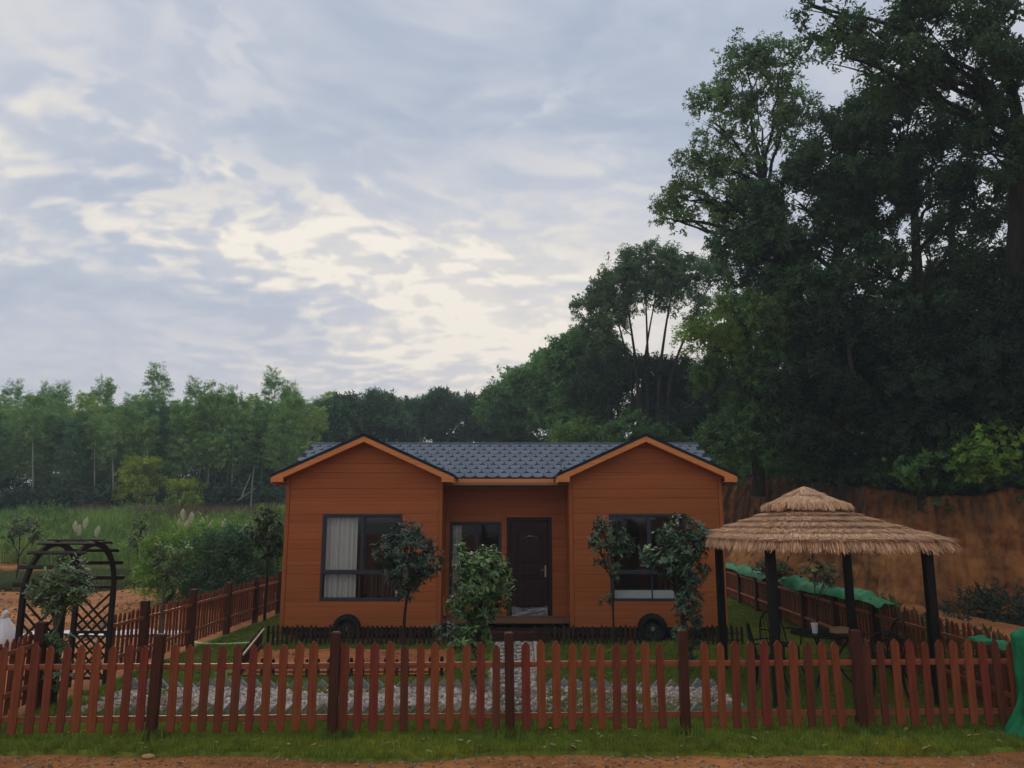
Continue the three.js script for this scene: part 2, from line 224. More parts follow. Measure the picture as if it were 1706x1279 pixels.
const uneven = (n, a, b, k) => Array.from({ length: n + 1 }, (_, i) => { const t = i / n * 2 - 1; return lerp(a, b, 0.5) + Math.sign(t) * Math.pow(Math.abs(t), k) * (b - a) / 2; });
{
  const xs = uneven(150, -420, 420, 3.2), ds = [...Array.from({ length: 30 }, (_, i) => -120 + i * 4), ...Array.from({ length: 120 }, (_, i) => i * 0.5), ...Array.from({ length: 40 }, (_, i) => 60 + Math.pow(i / 39, 2) * 500)];
  const g = grid(xs.length - 1, ds.length - 1, (u, v, i, j) => { const x = xs[i], D = ds[j]; let y = terrain(x, D) - (Math.hypot(x, D) > 120 ? 0 : 0); if (x > 12 && D > 16) y -= 0.6; return [x, y, -D, x, D]; },
    (p) => { const a = fbm(p[0] * 0.35, p[2] * 0.35, 71, 5), k = 0.92 + a * 0.45; return [k, k * (1 + a * 0.08), k * (1 + a * 0.15)]; });
  tag(mesh('ground', g, M.dirt), 'bare orange earth ground around the cabin yard', 'ground', null, 'structure');
}
// ------------------------------------------------------------------ lawn
const lawnEdge = x => 7.78 + fbm(x * 0.7, 1, 5, 4) * 0.28 + Math.abs(x) * 0.012 + (x > 3 ? (x - 3) * 0.12 : 0);
const LY = 0.035;
{
  const strip = grid(160, 9, (u, v) => { const x = lerp(-16, 16, u), e = lawnEdge(x), D = v < 0.01 ? e - 0.012 : lerp(e, 8.75, (v - 1 / 9) * 9 / 8), y = v < 0.01 ? -0.03 : LY * (v < 0.15 ? 0.9 : 1) + fbm(x * 1.3, D * 1.3, 9, 3) * 0.012; return [x, y, -D, x, D]; });
  const yard = grid(60, 60, (u, v) => { const D = lerp(8.75, 23, v), x = lerp(-5.62 + fbm(D * 0.8, 0, 2, 3) * 0.15, lerp(5.95, 8.3, smooth(14, 23, D)), u); return [x, LY + fbm(x * 1.3, D * 1.3, 9, 3) * 0.012 * (v > 0.0 ? 1 : 1), -D, x, D]; });
  tag(mesh('lawn', merge([strip, yard]), M.lawn), 'mown green lawn inside the fence and in a strip before it', 'lawn', null, 'structure');
}
// ------------------------------------------------------------------ the cabin
// local axes: x to the right, z towards the viewer, z = 0 at the front of the two gabled wings
const HX = -0.15, HZ = -14.8;
const house = thing('cabin_house', 'orange brown wood sided cabin with twin front gables and grey shingle roof', 'house', [HX, 0, HZ]);
const WL = { x0: -4.15, x1: -1.18, c: -2.665 }, WR = { x0: 1.24, x1: 4.15, c: 2.695 }, SLOPE = 0.453, PEAK = 3.86, BASE = 0.28, RZ = -0.9;
const gableTop = (w, x) => PEAK - SLOPE * Math.abs(x - w.c);
const winL = { x0: -3.44, x1: -1.93, y0: 0.757, y1: 2.355 }, winR = { x0: 1.99, x1: 3.45, y0: 0.757, y1: 2.355 }, winM = { x0: -1.10, x1: -0.06, y0: 0.69, y1: 2.21 }, doorHole = { x0: 0.05, x1: 0.94, y0: 0.34, y1: 2.30 };
const RS = mulberry(11);
function clipHalf(poly, f) { const out = []; for (let i = 0; i < poly.length; i++) { const a = poly[i], b = poly[(i + 1) % poly.length], fa = f(a), fb = f(b); if (fa >= 0) out.push(a); if ((fa >= 0) !== (fb >= 0)) { const t = fa / (fa - fb); out.push([lerp(a[0], b[0], t), lerp(a[1], b[1], t)]); } } return out; }
function boards(x0, x1, top, holes, z, limit) {
  let y = BASE, k = 0; const gap = 0.0013;
  while (y < top - 0.02) {
    const hgt = k % 2 ? 0.31 : 0.167, ya = y + gap, yb = Math.min(y + hgt, top) - gap; y += hgt; k++;
    const cuts = [x0, x1]; for (const h of holes) if (h.y1 > ya && h.y0 < yb) cuts.push(h.x0, h.x1);
    cuts.sort((a, b) => a - b);
    const pieces = [];
    for (let i = 0; i < cuts.length - 1; i++) {
      if (cuts[i + 1] - cuts[i] < 0.01) continue;
      const mx = (cuts[i] + cuts[i + 1]) / 2, h = holes.find(q => q.x0 < mx && q.x1 > mx && q.y1 > ya && q.y0 < yb);
      if (!h) pieces.push([cuts[i], cuts[i + 1], ya, yb]);
      else { if (h.y0 - ya > 0.02) pieces.push([cuts[i], cuts[i + 1], ya, h.y0]); if (yb - h.y1 > 0.02) pieces.push([cuts[i], cuts[i + 1], h.y1, yb]); }
    }
    for (const [a, b, c, d] of pieces) {
      let poly = [[a, c], [b, c], [b, d], [a, d]];
      if (limit) for (const f of limit) { poly = clipHalf(poly, f); if (poly.length < 3) break; }
      if (poly.length < 3) continue;
      const xsz = Math.max(...poly.map(p => p[0])) - Math.min(...poly.map(p => p[0])), ysz = Math.max(...poly.map(p => p[1])) - Math.min(...poly.map(p => p[1]));
      if (xsz < 0.02 || ysz < 0.012) continue;
      const g = extr(poly, 0.011, 0.004); g.translate(0, 0, z - 0.015 + (RS() - 0.5) * 0.002);
      const uv = g.attributes.uv, du = RS() * 9, dv = RS() * 9; for (let i = 0; i < uv.count; i++) uv.setXY(i, uv.getX(i) + du, uv.getY(i) + dv);
      part('siding_board', g, M.siding[Math.floor(RS() * 4)], house);
    }
  }
}
for (const [w, hole] of [[WL, winL], [WR, winR]]) {
  boards(w.x0 + 0.07, w.x1 - 0.07, PEAK, [hole], 0, [-1, 1].map(s => p => PEAK - SLOPE * s * (p[0] - w.c) - 0.16 - p[1]));
  const s = new THREE.Shape([[w.x0 + 0.012, BASE], [w.x1 - 0.012, BASE], [w.x1 - 0.012, gableTop(w, w.x1) - 0.13], [w.c, PEAK - 0.13], [w.x0 + 0.012, gableTop(w, w.x0) - 0.13]].map(p => new THREE.Vector2(...p)));
  s.holes.push(new THREE.Path([[hole.x0, hole.y0], [hole.x0, hole.y1], [hole.x1, hole.y1], [hole.x1, hole.y0]].map(p => new THREE.Vector2(...p))));
  part('wall', new THREE.ExtrudeGeometry(s, { depth: 0.08, bevelEnabled: false }).translate(0, 0, -0.098), M.wallBack, house);
  for (const x of [w.x0 + 0.03, w.x1 - 0.03]) part('corner_board', rbox(0.075, gableTop(w, x) - 0.145 - BASE, 0.05, 0.006, x, (BASE + gableTop(w, x) - 0.145) / 2, -0.012, 'y'), M.siding[1], house);
}
boards(WL.x1, WR.x0, 3.0, [winM, doorHole], RZ, null);
{
  const s = new THREE.Shape([[WL.x1 - 0.1, BASE], [WR.x0 + 0.1, BASE], [WR.x0 + 0.1, 3.02], [WL.x1 - 0.1, 3.02]].map(p => new THREE.Vector2(...p)));
  for (const h of [winM, doorHole]) s.holes.push(new THREE.Path([[h.x0, h.y0], [h.x0, h.y1], [h.x1, h.y1], [h.x1, h.y0]].map(p => new THREE.Vector2(...p))));
  part('wall', new THREE.ExtrudeGeometry(s, { depth: 0.08, bevelEnabled: false }).translate(0, 0, RZ - 0.098), M.wallBack, house);
}
// side and back walls, the cheeks of the wings, floor and ceiling: a closed house
for (const [x, z0, z1] of [[WL.x0, -4.9, -0.02], [WR.x1, -4.9, -0.02], [WL.x1, RZ, -0.02], [WR.x0, RZ, -0.02]]) {
  const t = x === WL.x1 || x === WR.x0 ? 0.1 : 0.1, inner = x === WL.x0 || x === WR.x0 ? 1 : -1;
  part('wall', box(t, 2.72, z1 - z0 - 0.08, x + inner * 0.065, BASE + 1.36, (z0 + z1) / 2 - 0.05, 'z'), M.wallBack, house);
  let y = BASE, k = 0; while (y < 2.9) { const h = k++ % 2 ? 0.31 : 0.167, hh = Math.min(h, 2.96 - y); part('siding_board', rbox(0.016, hh - 0.006, z1 - z0 - 0.03, 0.004, x + inner * 0.006, y + hh / 2, (z0 + z1) / 2 - 0.01, 'z'), M.siding[k % 4], house); y += h; }
}
part('wall', box(8.26, 2.72, 0.1, 0, BASE + 1.36, -4.95), M.siding[0], house);
part('floor', box(8.2, 0.06, 4.6, 0, 0.36, -2.5), M.insideFloor, house);
part('floor_beam', merge([box(8.26, 0.12, 0.12, 0, 0.2, -0.12), box(8.26, 0.12, 0.12, 0, 0.2, -4.6), ...[-3.9, -2, 0, 2, 3.9].map(x => box(0.12, 0.118, 4.3, x, 0.2, -2.4, 'z'))]), M.dark, house);
part('ceiling', box(8.1, 0.05, 4.75, 0, 2.93, -2.52), M.inside, house);
for (const x of [-1.2, 1.3]) part('partition_wall', box(0.08, 2.5, 3.9, x, 1.65, -2.95, 'z'), M.inside, house);
// roof
const RIDGE = 3.98, RIDZ = -2.9, EZ = -0.56, EY = 3.07, MS = (RIDGE - EY) / (EZ - RIDZ), RX0 = -4.46, RX1 = 4.43;
{
  const th = 0.07;
  const slab = (z) => { const s = new THREE.Shape([[z(EZ), EY - th], [z(EZ), EY], [z(RIDZ), RIDGE], [z(RIDZ), RIDGE - th]].map(p => new THREE.Vector2(...p))); return new THREE.ExtrudeGeometry(s, { depth: RX1 - RX0, bevelEnabled: false }).rotateY(-Math.PI / 2).translate(RX1, 0, 0); };
  const front = slab(z => z); const back = slab(z => 2 * RIDZ - z);
  const roof = part('roof', merge([front, back].map(g => along(g, 'x'))), M.roofDeck, house);
  const shp = (w, h) => [[-w / 2 + 0.005, 0.02], [-w / 2 + 0.062, -h * 0.30], [w / 2 - 0.062, -h * 0.30], [w / 2 - 0.005, 0.02], [w / 2 - 0.005, h * 0.62], [-w / 2 + 0.005, h * 0.62]];
  const SW = 0.228, n = 9, len = Math.hypot(EZ - RIDZ, RIDGE - EY), rowH = len / n, ang = Math.atan(MS);
  const tab = extr(shp(SW, rowH * 1.05), 0.007, 0.002);
  const hidden = [];
  const R = mulberry(3);
  for (let r = 0; r < n; r++) for (let i = -1; i < 40; i++) {
    const x = RX0 + (i + (r % 2 ? 0.5 : 0)) * SW + SW / 2; if (x - SW / 2 < RX0 - 0.01 || x + SW / 2 > RX1 + 0.01) continue;
    const d = (r + 0.32) * rowH, z = EZ - d * Math.cos(ang), y = EY + d * Math.sin(ang);
    const yFront = Math.max(gableTop(WL, x), gableTop(WR, x));
    const m = new THREE.Matrix4().makeRotationX(-(Math.PI / 2 - ang)).setPosition(x, y + 0.006, z);
    if (yFront > y + 0.25 && Math.abs(x) < 4.3 && Math.abs(x) > 1.0) { const g = tab.clone().applyMatrix4(m); hidden.push(g); continue; }
    const p = part('shingle', tab, M.shingle[Math.floor(R() * 4)], roof); p.applyMatrix4(m);
  }
  tag(part('shingle_course', merge(hidden), M.shingle[0], roof), null, null, null, 'stuff');
  part('ridge_cap', along(new THREE.CylinderGeometry(0.05, 0.05, RX1 - RX0 + 0.02, 8, 1).rotateZ(Math.PI / 2).scale(1, 0.6, 1.6).translate((RX0 + RX1) / 2, RIDGE + 0.0, RIDZ), 'x'), M.shingle[1], roof);
  // gable roofs over the two wings
  for (const w of [WL, WR]) {
    const ov = 0.235, xe = [w.x0 - ov, w.x1 + ov], zf = 0.26;
    for (const s of [-1, 1]) {
      const xo = s < 0 ? xe[0] : xe[1], yo = gableTop(w, xo);
      const prof = [[w.c, PEAK - 0.05], [w.c, PEAK + 0.011], [xo + s * 0.010, yo + 0.009], [xo + s * 0.010, yo - 0.05]];
      const sh = new THREE.Shape(prof.map(p => new THREE.Vector2(...p)));
      part('gable_roof', along(new THREE.ExtrudeGeometry(sh, { depth: 2.75 + zf, bevelEnabled: false }).translate(0, 0, -2.75), 'z'), M.roofDeck, house);
      // bargeboard and eave return
      const bb = [[w.c, PEAK - 0.001], [xo, yo - 0.001], [xo, yo - 0.155], [w.c, PEAK - 0.155]];
      part('bargeboard', extr(bb, 0.026, 0.004).translate(0, 0, zf - 0.036), M.fascia, house);
      const xw = s < 0 ? w.x0 - 0.002 : w.x1 + 0.002, yb = 2.945;
      part('eave_return', extr([[xo + s * 0.003, yo - 0.016], [xo + s * 0.003, yb], [xw, yb], [xw, gableTop(w, xw) - 0.05]], 0.03, 0.004).translate(0, 0, zf - 0.034), M.fascia, house);
      const soff = new THREE.Shape([[w.c, PEAK - 0.16], [w.c, PEAK - 0.14], [xo - s * 0.01, yo - 0.14], [xo - s * 0.01, yo - 0.16]].map(p => new THREE.Vector2(...p)));
      part('soffit', along(new THREE.ExtrudeGeometry(soff, { depth: zf - 0.045 + 0.004, bevelEnabled: false }).translate(0, 0, -0.004), 'x'), M.soffit, house);
      // fascia and soffit that run back along the side eave
      part('fascia', box(0.028, 0.15, zf + (Math.abs(xw) > 3 ? 2.4 : 0.75), xo - s * 0.018, yo - 0.088, zf - 0.045 - (zf + (Math.abs(xw) > 3 ? 2.4 : 0.75)) / 2, 'z'), M.fascia, house);
      part('soffit', box(ov - 0.04, 0.016, zf + 0.7, (xo + xw) / 2, yb + 0.012, zf - 0.05 - (zf + 0.7) / 2, 'z'), M.soffit, house);
    }
  }
  const fx0 = WL.x1 + 0.26, fx1 = WR.x0 - 0.26;
  part('fascia', rbox(fx1 - fx0, 0.125, 0.028, 0.005, (fx0 + fx1) / 2, EY - 0.085, EZ + 0.012), M.fascia, house);
  part('soffit', box(WR.x0 - WL.x1 - 0.02, 0.016, 0.34, (WR.x0 + WL.x1) / 2, EY - 0.14, EZ - 0.17), M.soffit, house);
  for (const x of [-1.6, 1.15]) { const g = [tube([V(x, EY + 0.22, EZ - 0.35), V(x, EY + 0.42, EZ - 0.36)], 0.007, 0.006), tube([V(x - 0.05, EY + 0.33, EZ - 0.355), V(x + 0.05, EY + 0.35, EZ - 0.355)], 0.005, 0.005), box(0.05, 0.03, 0.05, x, EY + 0.17, EZ - 0.35)]; part('vent_pipe', merge(g), M.dark, house); }
  // back part of the gable end walls above the side walls
  for (const x of [WL.x0 + 0.08, WR.x1 - 0.08]) { const s = new THREE.Shape([[-EZ - 0.1, 2.96], [-2 * RIDZ + EZ - 0.1, 2.96], [-RIDZ, RIDGE - 0.09]].map(p => new THREE.Vector2(...p))); part('wall', new THREE.ExtrudeGeometry(s, { depth: 0.08, bevelEnabled: false }).rotateY(Math.PI / 2).translate(x - 0.04, 0, 0), M.siding[2], house); }
}
// windows
function makeWindow(w, z, mull, transom, lowMull) {
  const fw = 0.045, d = 0.07, zc = z - 0.03, f = [];
  f.push(rbox(w.x1 - w.x0, fw, d, 0.006, (w.x0 + w.x1) / 2, w.y1 - fw / 2, zc), rbox(w.x1 - w.x0, fw, d, 0.006, (w.x0 + w.x1) / 2, w.y0 + fw / 2, zc), rbox(fw, w.y1 - w.y0 - 2 * fw, d - 0.002, 0.006, w.x0 + fw / 2, (w.y0 + w.y1) / 2, zc, 'y'), rbox(fw, w.y1 - w.y0 - 2 * fw, d - 0.002, 0.006, w.x1 - fw / 2, (w.y0 + w.y1) / 2, zc, 'y'));
  const win = part('window', merge(f), M.frame, house);
  const ix0 = w.x0 + fw, ix1 = w.x1 - fw, iy0 = w.y0 + fw, iy1 = w.y1 - fw;
  const rows = transom ? [[iy0, transom - 0.03, lowMull, 0.022], [transom + 0.03, iy1, mull, 0.042]] : [[iy0, iy1, mull, 0.04]];
  if (transom) part('transom', rbox(ix1 - ix0, 0.06, d + 0.012, 0.006, (ix0 + ix1) / 2, transom, zc), M.frame, win);
  rows.forEach(([a, b, m, mw], k) => {
    part('mullion', rbox(mw, b - a, d - 0.012, 0.005, m, (a + b) / 2, zc + (k ? 0.004 : 0), 'y'), M.frame, win);
    if (k || !transom) for (const [p, q, zz] of [[ix0, m - mw / 2, 0.012], [m + mw / 2, ix1, -0.008]]) { // sliding sashes: a thin inner frame each
      const s = 0.022, g = [box(q - p, s, 0.03, (p + q) / 2, a + s / 2, zc + zz), box(q - p, s, 0.03, (p + q) / 2, b - s / 2, zc + zz), box(s, b - a - 2 * s, 0.029, p + s / 2, (a + b) / 2, zc + zz, 'y'), box(s, b - a - 2 * s, 0.029, q - s / 2, (a + b) / 2, zc + zz, 'y')];
      part('sash', merge(g), M.frame, win);
    }
    part('pane', box(m - mw / 2 - ix0, b - a, 0.001, (ix0 + m - mw / 2) / 2, (a + b) / 2, zc + 0.012).toNonIndexed(), M.glass, win).geometry = new THREE.PlaneGeometry(m - mw / 2 - ix0, b - a).translate((ix0 + m - mw / 2) / 2, (a + b) / 2, zc + 0.012);
    part('pane', new THREE.PlaneGeometry(ix1 - m - mw / 2, b - a).translate((ix1 + m + mw / 2) / 2, (a + b) / 2, zc - 0.008), M.glass, win);
  });
  return win;
}
makeWindow(winL, 0, -2.665, 1.27, -2.70);
makeWindow(winR, 0, 2.745, 1.27, 2.77);
makeWindow(winM, RZ, -0.56, 0, 0);
// window casing trims in siding colour (thin reveals)
// door
{
  const d = doorHole, cx = (d.x0 + d.x1) / 2, z = RZ;
  const frame = merge([rbox(0.07, d.y1 - d.y0, 0.1, 0.008, d.x0 + 0.035, (d.y0 + d.y1) / 2, z - 0.02, 'y'), rbox(0.07, d.y1 - d.y0, 0.1, 0.008, d.x1 - 0.035, (d.y0 + d.y1) / 2, z - 0.02, 'y'), rbox(d.x1 - d.x0 - 0.14, 0.07, 0.1, 0.008, cx, d.y1 - 0.035, z - 0.02), rbox(d.x1 - d.x0 - 0.14, 0.03, 0.1, 0.006, cx, d.y0 + 0.015, z - 0.02)]);
  const door = part('door', frame, M.door, house);
  const x0 = d.x0 + 0.075, x1 = d.x1 - 0.075;
  part('door_leaf', rbox(x1 - x0, d.y1 - d.y0 - 0.11, 0.05, 0.006, cx, (d.y0 + 0.03 + d.y1 - 0.07) / 2, z - 0.035, 'y'), M.door, door);
  const panel = (y0, y1, arch) => { const p = [[x0 + 0.1, y0], [x1 - 0.1, y0], [x1 - 0.1, y1]]; if (arch) for (let k = 1; k < 8; k++) p.push([lerp(x1 - 0.1, x0 + 0.1, k / 8), y1 + Math.sin(k / 8 * Math.PI) * 0.09]); p.push([x0 + 0.1, y1]); return p; };
  for (const [a, b, c] of [[0.52, 0.98, 0], [1.10, 1.28, 0], [1.40, 1.98, 1]]) { part('panel', extr(panel(a, b, c), 0.014, 0.012, 'y').translate(0, 0, z - 0.012), M.door, door); part('panel', extr(panel(a + 0.06, b - 0.06, c).map(([x, y]) => [lerp(cx, x, 0.78), y]), 0.010, 0.009, 'y').translate(0, 0, z + 0.013), M.door, door); }
  part('handle', merge([rbox(0.035, 0.22, 0.012, 0.004, x1 - 0.05, 1.24, z - 0.002, 'y'), tube([V(x1 - 0.05, 1.27, z), V(x1 - 0.05, 1.27, z + 0.05), V(x1 - 0.15, 1.265, z + 0.055)], 0.009, 0.008)]), M.metal, door);
  const R = mulberry(5), f = grid(26, 10, (u, v) => { const x = lerp(x0 + 0.02, x1 - 0.01, u), y = lerp(0.37, 0.56, v) + fbm(u * 5, v * 3, 3, 3) * 0.05 * (v > 0.5 ? 1 : 0.3); return [x, y, z + 0.02 + Math.abs(fbm(u * 6, v * 4, 8, 4)) * 0.09 + (1 - v) * 0.02]; });
  const f2 = grid(30, 3, (u, v) => { const x = lerp(x0 + 0.1, x1 - 0.03, u), y = lerp(0.42, 0.56, u) + (v - 0.5) * 0.05 + fbm(u * 5, v, 4, 3) * 0.04; return [x, y, z + 0.10 + fbm(u * 7, v * 3, 9, 3) * 0.05]; });
  const f3 = grid(16, 2, (u, v) => [lerp(x0 + 0.22, x1 - 0.22, u), 1.86 + Math.sin(u * 2.6) * 0.06 + v * 0.02, z + 0.035 + fbm(u * 7, v * 2, 2, 3) * 0.02]);
  part('plastic_wrap', merge([f, f2, f3]), M.film, door);
}
// wheels under the wings
for (const [x, r] of [[-2.9, 0.25], [2.74, 0.265]]) {
  const cy = 0.27, prof = [[0.17, -0.09], [0.24, -0.1], [0.285, -0.085], [0.3, -0.05], [0.3, 0.05], [0.285, 0.085], [0.24, 0.1], [0.17, 0.09], [0.165, 0], [0.17, -0.09]].map(p => new THREE.Vector2(p[0] * r / 0.3, p[1]));
  const w = part('wheel', new THREE.LatheGeometry([[0.001, 0.03], [0.10, 0.035], [0.15, 0.02], [0.165, 0.07], [0.168, 0.07], [0.168, -0.07]].map(p => new THREE.Vector2(...p)), 28).rotateX(Math.PI / 2).translate(x, cy, 0.03), M.rim, house);
  const treads = []; for (let k = 0; k < 40; k++) { const a = k / 40 * Math.PI * 2; treads.push(box(0.022, 0.012, 0.17).rotateZ(a).translate(x + Math.sin(-a) * r * 0.998, cy + Math.cos(a) * r * 0.998, 0.03)); }
  part('tyre', merge([along(new THREE.LatheGeometry(prof, 36).rotateX(Math.PI / 2).translate(x, cy, 0.03), 'x'), ...treads]), M.rubber, w);
  const holes = []; for (let k = 0; k < 8; k++) { const a = k / 8 * Math.PI * 2; holes.push(new THREE.CylinderGeometry(0.02, 0.02, 0.014, 10).rotateX(Math.PI / 2).translate(x + Math.cos(a) * 0.115, cy + Math.sin(a) * 0.115, 0.072)); }
  part('rim_slot', merge(holes), M.rubber, w);
  part('hub_cap', new THREE.CylinderGeometry(0.04, 0.05, 0.03, 14).rotateX(Math.PI / 2).translate(x, cy, 0.075), M.metal, w);
}
// step before the door
{
  const st = thing('wooden_step', 'dark plank step below the front door of the cabin', 'step', [HX + 0.3, 0, HZ - 0.15]);
  for (let k = 0; k < 3; k++) part('plank', rbox(1.15, 0.035, 0.19, 0.005, 0, 0.2 , 0.2 - k * 0.2), M.post, st);
  part('riser', rbox(1.13, 0.16, 0.03, 0.004, 0, 0.1, 0.27), M.lowFence, st); for (const x of [-0.53, 0.53]) part('leg', box(0.06, 0.18, 0.5, x, 0.09, 0.0, 'z'), M.lowFence, st);
}
// curtains
function curtain(label, x0, x1, y0, y1, z, folds, m, gather = 0) {
  const g = grid(folds * 10, 10, (u, v) => { const x = lerp(x0, x1, u), a = u * folds * Math.PI * 2, q = 1 + 0.25 * noise3(u * folds * 0.7, 3, 1); return [x + Math.sin(a * 0.5 + 1) * 0.008 + (0.5 - u) * gather * Math.sin(v * Math.PI), lerp(y0, y1, v), z + Math.sin(a) * 0.036 * q * (0.75 + 0.25 * (1 - v))]; });
  return tag(mesh('curtain', g, m), label, 'curtain');
}
curtain('pale grey folded curtain drawn aside in the left wing window', HX - 3.40, HX - 2.80, 0.70, 2.33, HZ - 0.125, 6, M.curtain);
curtain('pale grey curtain at the left of the small window beside the door', HX - 1.06, HX - 0.86, 0.55, 2.2, HZ + RZ - 0.125, 3, M.curtain);
curtain('dark brown curtain in the lower right of the left wing window', HX - 2.62, HX - 1.93, 0.6, 1.28, HZ - 0.35, 9, M.curtainDark);
{
  const b = thing('small_bottle', 'small clear bottle on the inner sill of the left wing window', 'bottle', [HX - 2.02, 0.815, HZ - 0.13]);
  part('body', new THREE.LatheGeometry([[0.001, 0], [0.026, 0], [0.028, 0.01], [0.028, 0.09], [0.012, 0.115], [0.012, 0.13]].map(p => new THREE.Vector2(...p)), 14), M.white, b); part('cap', new THREE.CylinderGeometry(0.014, 0.014, 0.02, 12).translate(0, 0.14, 0), M.steel, b);
  part('inner_sill', box(1.4, 0.02, 0.12, -2.68, 0.802, -0.14), M.frame, house);
}
{
  const w = thing('white_headboard', 'pale grey panel behind the bottom of the right wing window', 'panel', [HX + 2.65, 0.4, HZ - 0.3]);
  part('panel', rbox(1.2, 0.53, 0.03, 0.006, 0, 0.265, 0), M.white, w); part('edge_trim', rbox(1.22, 0.02, 0.04, 0.004, 0, 0.54, 0), M.rim, w);
}
{
  const m = thing('meter_box', 'small orange box on the left side wall of the cabin', 'meter box', [HX + WL.x0 - 0.004, 1.2, HZ - 1.1]);
  part('case', rbox(0.16, 0.34, 0.26, 0.012, -0.08, 0.17, 0), M.orange, m); part('door', rbox(0.13, 0.28, 0.012, 0.004, -0.08, 0.17, 0.134), M.orange, m); part('pipe', tube([V(-0.08, 0, 0), V(-0.08, -0.9, 0)], 0.018, 0.018), M.orange, m);
}
// ------------------------------------------------------------------ fences
const picketGeo = (w, h, tip, t = 0.018) => { const g = extr([[-w / 2, 0], [w / 2, 0], [w / 2, h - tip], [w * 0.11, h], [-w * 0.11, h], [-w / 2, h - tip]], t - 0.006, 0.003, 'y'); return g; };
function fence(name, label, [x0, D0], [x1, D1], o) {     // local x runs along the fence, z is its outer side when o.out is 1
  const L = Math.hypot(x1 - x0, D1 - D0), t = thing(name, label, 'fence', [x0, o.y ?? 0, -D0], Math.atan2(D1 - D0, x1 - x0), o.group);
  const R = mulberry(o.seed ?? 1), out = o.out ?? 1;
  const pg = [0, 1, 2].map(k => picketGeo(o.w * (1 + (k - 1) * 0.06), o.h + (k - 1) * 0.012, o.tip ?? 0.046));
  const uvs = pg.map(g => g);
  for (const [y, th, tone] of o.rails) {
    const cuts = [0, ...(o.posts ?? []).filter(p => p > 0.05 && p < L - 0.05), L];
    for (let i = 0; i < cuts.length - 1; i++) part('rail', rbox(cuts[i + 1] - cuts[i] - 0.004, th, o.rt ?? 0.03, 0.004, (cuts[i] + cuts[i + 1]) / 2, y + (R() - 0.5) * 0.008, 0), tone ?? o.railMat ?? M.rail, t);
  }
  const pw = o.pw ?? 0.092;
  if (o.posts) {
    const ph = o.ph;
    const body = along(new THREE.ExtrudeGeometry(new THREE.Shape([[-pw / 2, -pw / 2], [pw / 2, -pw / 2], [pw / 2, pw / 2], [-pw / 2, pw / 2]].map(p => new THREE.Vector2(...p))), { depth: ph + 0.3, bevelEnabled: true, bevelThickness: 0.012, bevelSize: 0.014, bevelOffset: -0.014, bevelSegments: 1 }).rotateX(-Math.PI / 2).translate(0, -0.3, 0), 'y');
    for (const p of o.posts) { const q = part('post', body, o.postMat ?? M.post, t); q.position.set(p, (R() - 0.5) * 0.03, (o.postOff ?? 0.0) * out); q.rotation.set((R() - 0.5) * 0.03, (R() - 0.5) * 0.1, (R() - 0.5) * 0.03); }
  }
  const n = Math.round(L / o.gap);
  for (let i = 0; i <= n; i++) {
    const u = i / n * L; if (o.posts && o.posts.some(p => Math.abs(p - u) < (pw + o.w) / 2 + 0.004)) continue;
    const q = part('picket', pg[Math.floor(R() * 3)], o.mats[Math.floor(R() * o.mats.length)], t);
    q.position.set(u + (R() - 0.5) * 0.012, o.y0 + (R() - 0.5) * 0.024, out * ((o.rt ?? 0.03) / 2 + 0.004) + (out < 0 ? -0.018 : 0.0));
    q.rotation.z = (R() - 0.5) * (R() < 0.12 ? 0.07 : 0.026); q.rotation.x = (R() - 0.5) * 0.015;
  }
  return t;
}
const frontD = x => 8.36 + 0.035 * x;
{
  const x0 = -5.46, x1 = 5.44, c = Math.hypot(1, 0.035);
  fence('picket_fence', 'red brown pointed picket fence along the front edge of the lawn', [x0, frontD(x0)], [x1, frontD(x1)], { rails: [[0.25, 0.055], [0.75, 0.055]], posts: [0, -3.62 - x0, -1.82 - x0, -0.02 - x0, 1.78 - x0, 3.62 - x0, x1 - x0].map(p => p * c), ph: 1.075, w: 0.084, h: 0.845, y0: 0.125, gap: 0.155, mats: M.picket, out: 1, seed: 21, postOff: 0.03 });
}
const side = { rails: [[0.33, 0.05], [0.78, 0.05]], ph: 1.02, w: 0.07, h: 0.80, y0: 0.12, gap: 0.135, mats: M.picket, pw: 0.105 };
fence('picket_fence', 'short picket fence between the front corner and the garden arch', [-5.47, 8.32], [-5.62, 9.62], { ...side, out: -1, posts: [1.25], seed: 31 });
fence('picket_fence', 'left side picket fence running back from the garden arch past the cabin', [-5.56, 11.12], [-5.72, 21.4], { ...side, out: -1, posts: [1.0, 2.85, 4.65, 6.45, 8.25, 10.2], seed: 41 });
fence('picket_fence', 'right side picket fence hung with green netting below the earth bank', [5.46, 8.62], [6.32, 24.6], { ...side, h: 0.86, out: 1, posts: [2.0, 3.85, 5.6, 7.4, 9.2, 11.0, 12.8, 14.6], seed: 51 });
const low = { rails: [[0.13, 0.022], [0.25, 0.022]], w: 0.046, h: 0.36, y0: 0.02, gap: 0.084, tip: 0.02, rt: 0.02, mats: [M.lowFence, M.dark], railMat: M.lowFence };
fence('edging_fence', 'low dark edging fence before the left wing of the cabin', [-4.35, 14.32], [-0.55, 14.32], { ...low, seed: 61, rails: [[0.13, 0.022, M.rail], [0.25, 0.022]] });
fence('edging_fence', 'low dark edging fence right of the door path before the right wing', [0.42, 14.32], [2.28, 14.32], { ...low, seed: 62 });
fence('edging_fence', 'short low edging fence at the far right corner of the cabin', [3.15, 14.32], [4.1, 14.32], { ...low, seed: 63 });
fence('edging_fence', 'low edging fence along the front of the bare earth bed', [-3.72, 11.5], [-1.0, 11.5], { ...low, h: 0.28, rails: [[0.10, 0.02], [0.2, 0.02]], gap: 0.16, seed: 64 });
